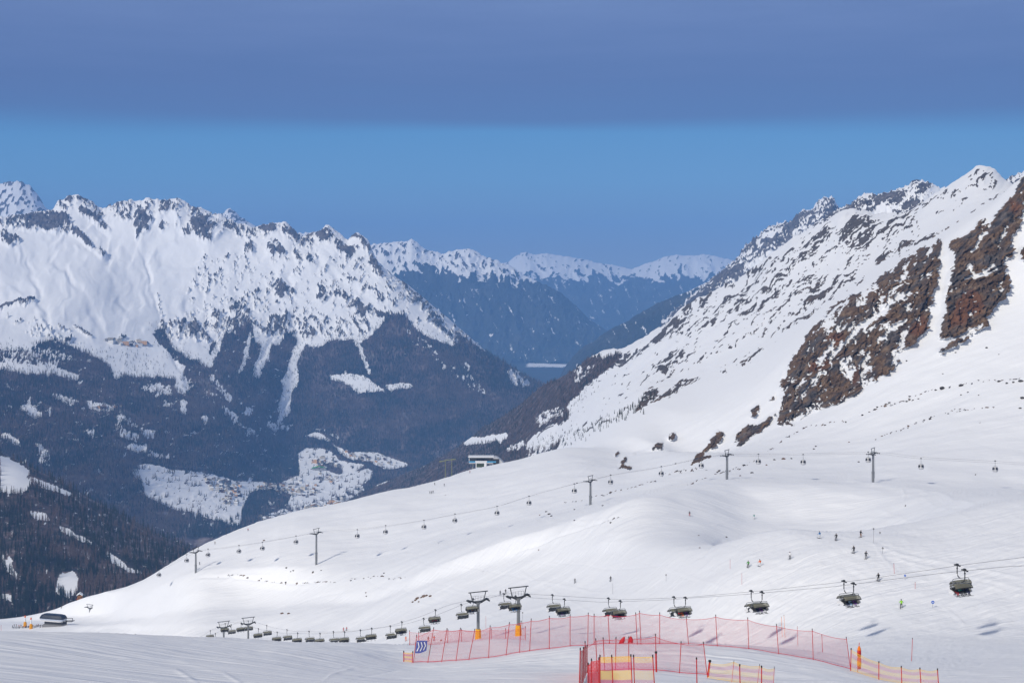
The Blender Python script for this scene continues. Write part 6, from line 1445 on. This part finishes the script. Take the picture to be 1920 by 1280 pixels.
# ------------------------------------------------------------------ village
wall_ms = [plain('cream_render', (0.62, 0.56, 0.46), 0.8), plain('white_render', (0.70, 0.69, 0.67), 0.8), plain('dark_timber', (0.10, 0.055, 0.035), 0.8), plain('ochre_render', (0.60, 0.36, 0.18), 0.8), plain('grey_render', (0.30, 0.29, 0.29), 0.8)]
roof_ms = [snow_m, plain('brown_roof_tile', (0.12, 0.075, 0.06), 0.8), plain('grey_roof_tile', (0.10, 0.10, 0.11), 0.8)]
green_r = plain('green_roof', (0.05, 0.36, 0.06), 0.6)
def house_mesh(L_, W_, H_, wm, rm):
    m = MB().box((0, 0, H_ / 2 - 2), (L_, W_, H_ + 4))
    o_ = 1.0
    m.loft([[(-L_ / 2 - o_, y, H_ - 0.6), (0, y, H_ + W_ * 0.22), (L_ / 2 + o_, y, H_ - 0.6), (L_ / 2 + o_, y, H_ - 0.1), (0, y, H_ + W_ * 0.22 + 0.6), (-L_ / 2 - o_, y, H_ - 0.1)] for y in (-W_ / 2 - o_, W_ / 2 + o_)], mi=1)
    for i in range(3):
        for k in range(2):
            m.box(((i - 1) * L_ * 0.3, -W_ / 2 - 0.03, 2.2 + k * H_ * 0.42), (1.6, 0.14, 1.5), mi=2)
    return m.mesh('house', [wm, rm, glass_d])
WN = ['cream', 'white', 'dark timber', 'ochre', 'grey']; RN = ['snow-covered', 'brown', 'grey']
HM = []
for i in range(15):
    ri = [0, 0, 1, 0, 2][(i * 3 + i // 5) % 5]
    me = house_mesh(rng.uniform(12, 20), rng.uniform(11, 15), rng.uniform(7.5, 12), wall_ms[i % 5], roof_ms[ri]); me['look'] = f'{WN[i % 5]} house with {RN[ri]} roof'; HM.append(me)
HB = [house_mesh(34, 20, 17, wall_ms[3], roof_ms[0]), house_mesh(30, 18, 15, wall_ms[1], roof_ms[2]), house_mesh(26, 18, 16, wall_ms[0], roof_ms[0])]
for me, lk in zip(HB, ('big ochre hotel with snow-covered roof', 'big white hotel with grey roof', 'big cream hotel with snow-covered roof')): me['look'] = lk
used = []
def inside(q, p):
    r = False
    for (ax, ay), (bx, by) in zip(q, q[1:] + q[:1]):
        if (ay > p[1]) != (by > p[1]) and p[0] < (bx - ax) * (p[1] - ay) / (by - ay) + ax: r = not r
    return r
def village(q, n, lb, gname, big=0.0, gap=3.2):
    xs = [p[0] for p in q]; ys = [p[1] for p in q]; c = 0
    for _ in range(n * 30):
        if c >= n: break
        p = (rng.uniform(min(xs), max(xs)), rng.uniform(min(ys), max(ys)))
        if not inside(q, p) or any(abs(p[0] - a) < gap and abs(p[1] - b_) < gap * 0.55 for a, b_ in used): continue
        used.append(p); g = left.hit(p[0], p[1], 3300); c += 1
        o = link('house', random.choice(HB if rng.random() < big else HM), None, g, rng.normal(0.3, 0.35) + (math.pi / 2 if rng.random() < .3 else 0)); o.scale = (0.80,) * 3
        tag(o, o.data['look'] + ' ' + lb, 'house', gname)
village([(385, 898), (440, 902), (455, 915), (448, 932), (425, 925), (392, 918)], 42, 'on the white meadow left of the village', 'houses of the left hamlet')
village([(412, 928), (440, 926), (446, 946), (420, 945)], 12, 'at the lower edge of the left meadow', 'houses below the hamlet')
village([(478, 908), (520, 903), (560, 898), (590, 905), (600, 925), (560, 932), (520, 925), (486, 920)], 52, 'in the village quarter below the wood edge', 'houses of the upper village', 0.12)
village([(480, 970), (520, 962), (560, 955), (600, 950), (630, 935), (650, 925), (640, 950), (580, 972), (520, 988), (485, 990)], 70, 'in the village just above the snow skyline', 'houses of the lower village', 0.18)
village([(575, 862), (605, 860), (632, 866), (640, 876), (610, 884), (590, 872)], 22, 'in the far village around the green roof', 'houses of the far village', 0.1)
village([(600, 888), (640, 895), (620, 905), (590, 900)], 12, 'in the middle of the valley meadow', 'houses in the meadow')
village([(640, 843), (700, 858), (750, 866), (740, 876), (690, 868), (650, 856)], 22, 'scattered on the far valley meadow', 'houses on the far meadow')
village([(188, 640), (215, 636), (250, 636), (280, 645), (278, 651), (240, 650), (200, 643)], 14, 'in the high hamlet above the timber line', 'hotels of the high hamlet', 0.6, 4.5)
village([(168, 764), (200, 758), (228, 762), (210, 768)], 8, 'in the small clearing amid the wooded slope', 'farmhouses in the clearing')
g = left.hit(598, 880, 3300)
tag(link('sports_hall', house_mesh(56, 26, 8, wall_ms[4], green_r), None, g, 0.2), 'large hall with bright green roof in the far village', 'hall')

# ------------------------------------------------------------------ trees
needle = plain('spruce_needles', (0.020, 0.032, 0.020), 0.9, var=0.5, scale=0.8); larch = plain('bare_larch_twigs', (0.16, 0.115, 0.10), 0.9, var=0.4, scale=0.8); bark = plain('bark', (0.06, 0.045, 0.035), 0.9)
def conifer(seed, tiers, spread, m_, gap=0.0):
    """tapered trunk and rough tiers of drooping boughs; height 1"""
    r = np.random.default_rng(seed); mb = MB()
    mb.tube([(0, 0, -0.04), (0.004, 0, 0.5), (0, 0, 0.97)], [0.022, 0.014, 0.003], 5, mi=1)
    for k in range(tiers):
        z = 0.10 + 0.86 * k / tiers; R = spread * (1 - k / (tiers + 0.6)) ** 0.85 * r.uniform(.8, 1.15); n = 7
        a0 = r.uniform(0, 6)
        for j in range(n):
            if r.random() < gap: continue
            a = a0 + 2 * math.pi * j / n + r.uniform(-.2, .2); rr = R * r.uniform(.65, 1.2); w = 2.6 / n
            dz_ = r.uniform(.02, .07)
            mb.add([(0, 0, z + 0.86 / tiers * 1.5), (rr * math.cos(a - w / 2) * .8, rr * math.sin(a - w / 2) * .8, z + 0.01), (rr * math.cos(a), rr * math.sin(a), z - dz_), (rr * math.cos(a + w / 2) * .8, rr * math.sin(a + w / 2) * .8, z + 0.01)], [(0, 1, 2), (0, 2, 3)])
    return mb.mesh('tree', [m_, bark])
TM = [conifer(1, 8, 0.17, needle), conifer(2, 9, 0.14, needle), conifer(3, 8, 0.19, needle, 0.1)]
LM = [conifer(4, 9, 0.16, larch, 0.35), conifer(5, 8, 0.19, larch, 0.4)]
def pick(sheet, wmap, n, seed, px0=-60, px1=1980, pyr=(300, 1300), power=1.0):
    """random places on a sheet, by how much wood grows there, only where it can be seen"""
    P = HOR - F * sheet.Z / sheet.Y
    vis = P <= np.minimum.accumulate(P, 0) + 2.0
    a = np.clip(wmap, 0, 1) ** power * vis * (sheet.PX > px0) * (sheet.PX < px1) * (P > pyr[0]) * (P < pyr[1])
    dP = np.abs(np.gradient(P, axis=0))
    a = (a * (dP + 0.12)).ravel(); a = a / a.sum()
    r = np.random.default_rng(seed)
    idx = r.choice(len(a), n, p=a)
    i, j = np.unravel_index(idx, sheet.Z.shape)
    i = np.minimum(i, sheet.nrow - 2); j = np.minimum(j, sheet.ncol - 2)
    u, v = r.random(n), r.random(n)
    f = lambda A: (A[i, j] * (1 - u) + A[i, j + 1] * u) * (1 - v) + (A[i + 1, j] * (1 - u) + A[i + 1, j + 1] * u) * v
    return np.stack([f(sheet.X), f(sheet.Y), f(sheet.Z)], -1)
def tree_instances(name, pts, hts, proto, seed):
    """a mass of trees as one object: points that carry copies of a tree"""
    me = bpy.data.meshes.new(name); me.vertices.add(len(pts)); me.vertices.foreach_set('co', pts.astype(np.float32).ravel())
    a = me.attributes.new('size', 'FLOAT', 'POINT'); a.data.foreach_set('value', hts.astype(np.float32))
    rgen = np.random.default_rng(seed)
    b = me.attributes.new('turn', 'FLOAT', 'POINT'); b.data.foreach_set('value', (rgen.random(len(pts)) * 6.28).astype(np.float32))
    me.update()
    o = bpy.data.objects.new(name, me); COL.objects.link(o); o['kind'] = 'stuff'
    ng = bpy.data.node_groups.new(name, 'GeometryNodeTree')
    ng.interface.new_socket('Geometry', in_out='INPUT', socket_type='NodeSocketGeometry'); ng.interface.new_socket('Geometry', in_out='OUTPUT', socket_type='NodeSocketGeometry')
    N = ng.nodes; gi, go = N.new('NodeGroupInput'), N.new('NodeGroupOutput')
    oi = N.new('GeometryNodeObjectInfo'); oi.inputs['Object'].default_value = proto; oi.inputs['As Instance'].default_value = True; oi.transform_space = 'ORIGINAL'
    ip = N.new('GeometryNodeInstanceOnPoints')
    na = N.new('GeometryNodeInputNamedAttribute'); na.data_type = 'FLOAT'; na.inputs['Name'].default_value = 'size'
    nt = N.new('GeometryNodeInputNamedAttribute'); nt.data_type = 'FLOAT'; nt.inputs['Name'].default_value = 'turn'
    cx = N.new('ShaderNodeCombineXYZ')
    ng.links.new(nt.outputs['Attribute'], cx.inputs[2])
    ng.links.new(gi.outputs[0], ip.inputs['Points']); ng.links.new(oi.outputs['Geometry'], ip.inputs['Instance'])
    ng.links.new(cx.outputs[0], ip.inputs['Rotation']); ng.links.new(na.outputs['Attribute'], ip.inputs['Scale']); ng.links.new(ip.outputs[0], go.inputs[0])
    md = o.modifiers.new('trees', 'NODES'); md.node_group = ng
    return o
sp = pick(spur, s_wood, 6400, 5)
hs = rng.uniform(10, 18, len(sp)); 
order = np.argsort(-(hs / sp[:, 1])); big_, rest = order[:300], order[300:]
kinds = (fbm(sp[:, 0] / 120, sp[:, 1] / 120, 3, 201) + rng.normal(0, .25, len(sp))) > 0.22       # larch or spruce
proto_t = {}
for c_, i in enumerate(big_):
    lk = bool(kinds[i]); v = int(rng.integers(0, 2 if lk else 3))
    o = link('larch_tree' if lk else 'spruce_tree', (LM if lk else TM)[v], None, sp[i], rng.uniform(0, 6.28)); o.scale = (hs[i],) * 3
    tag(o, 'bare brownish larch among the trees low on the dark wooded spur' if lk else 'dark green spruce among the trees low on the dark wooded spur', 'tree', 'larches on the wooded spur' if lk else 'spruces on the wooded spur')
def grove(name, pts, hts, lk, seed):
    for v, me in enumerate(LM if lk else TM):
        k_ = len(LM if lk else TM); sel = np.arange(len(pts)) % k_ == v
        key = (lk, v)
        if key not in proto_t: proto_t[key] = next(o for o in COL.objects if o.data is me)
        tree_instances(name, pts[sel], hts[sel], proto_t[key], seed + v)
rs, rk_ = rest[~kinds[rest]], rest[kinds[rest]]
grove('spruce_wood', sp[rs], hs[rs], False, 300); grove('larch_wood', sp[rk_], hs[rk_], True, 310)
lp_ = pick(left, l_wood, 60000, 6, -60, 1120, (560, 1010), 1.3)
hl = rng.uniform(10, 19, len(lp_)); kl = (fbm(lp_[:, 0] / 310, lp_[:, 2] / 100, 3, 202) + rng.normal(0, .35, len(lp_))) > -0.06
grove('spruce_wood', lp_[~kl], hl[~kl], False, 320); grove('larch_wood', lp_[kl], hl[kl], True, 330)
hp = pick(near, n_wood * (near.Y > 1240), 5200, 7, 600, 1250, (640, 940))
hh_ = rng.uniform(5, 9.5, len(hp)); kh = (fbm(hp[:, 0] / 150, hp[:, 2] / 60, 3, 203) + rng.normal(0, .3, len(hp))) > -0.12
grove('spruce_wood', hp[~kh], hh_[~kh], False, 340); grove('larch_wood', hp[kh], hh_[kh], True, 350)
# single trees standing out on the white flank and under the wood edge
sc = blank()
poly(sc, [(1020, 838), (1060, 815), (1130, 785), (1180, 770), (1200, 750), (1230, 735), (1200, 775), (1140, 800), (1070, 835)], 1.0); poly(sc, [(985, 862), (1000, 835), (1040, 822), (1062, 838)], 2.0); poly(sc, [(1020, 790), (1060, 760), (1110, 700), (1140, 705), (1080, 780)], 0.5)
sc = blur(sc, 6)
scp = pick(near, np.clip(samp(sc, near.PX, near.py), 0, 1) * (near.Y > 1240), 300, 8, 950, 1260, (640, 900))
grove('spruce_wood', scp, rng.uniform(3, 6.5, len(scp)), False, 360)
far_t = pick(left, np.clip(samp(blur(wood, 9), left.PX, left.py), 0, 1) * (1 - l_wood) * (samp(meadow_b, left.PX, left.py) < .5), 2600, 9, -60, 1120, (600, 900))
grove('spruce_wood', far_t, rng.uniform(7, 13, len(far_t)), False, 370)
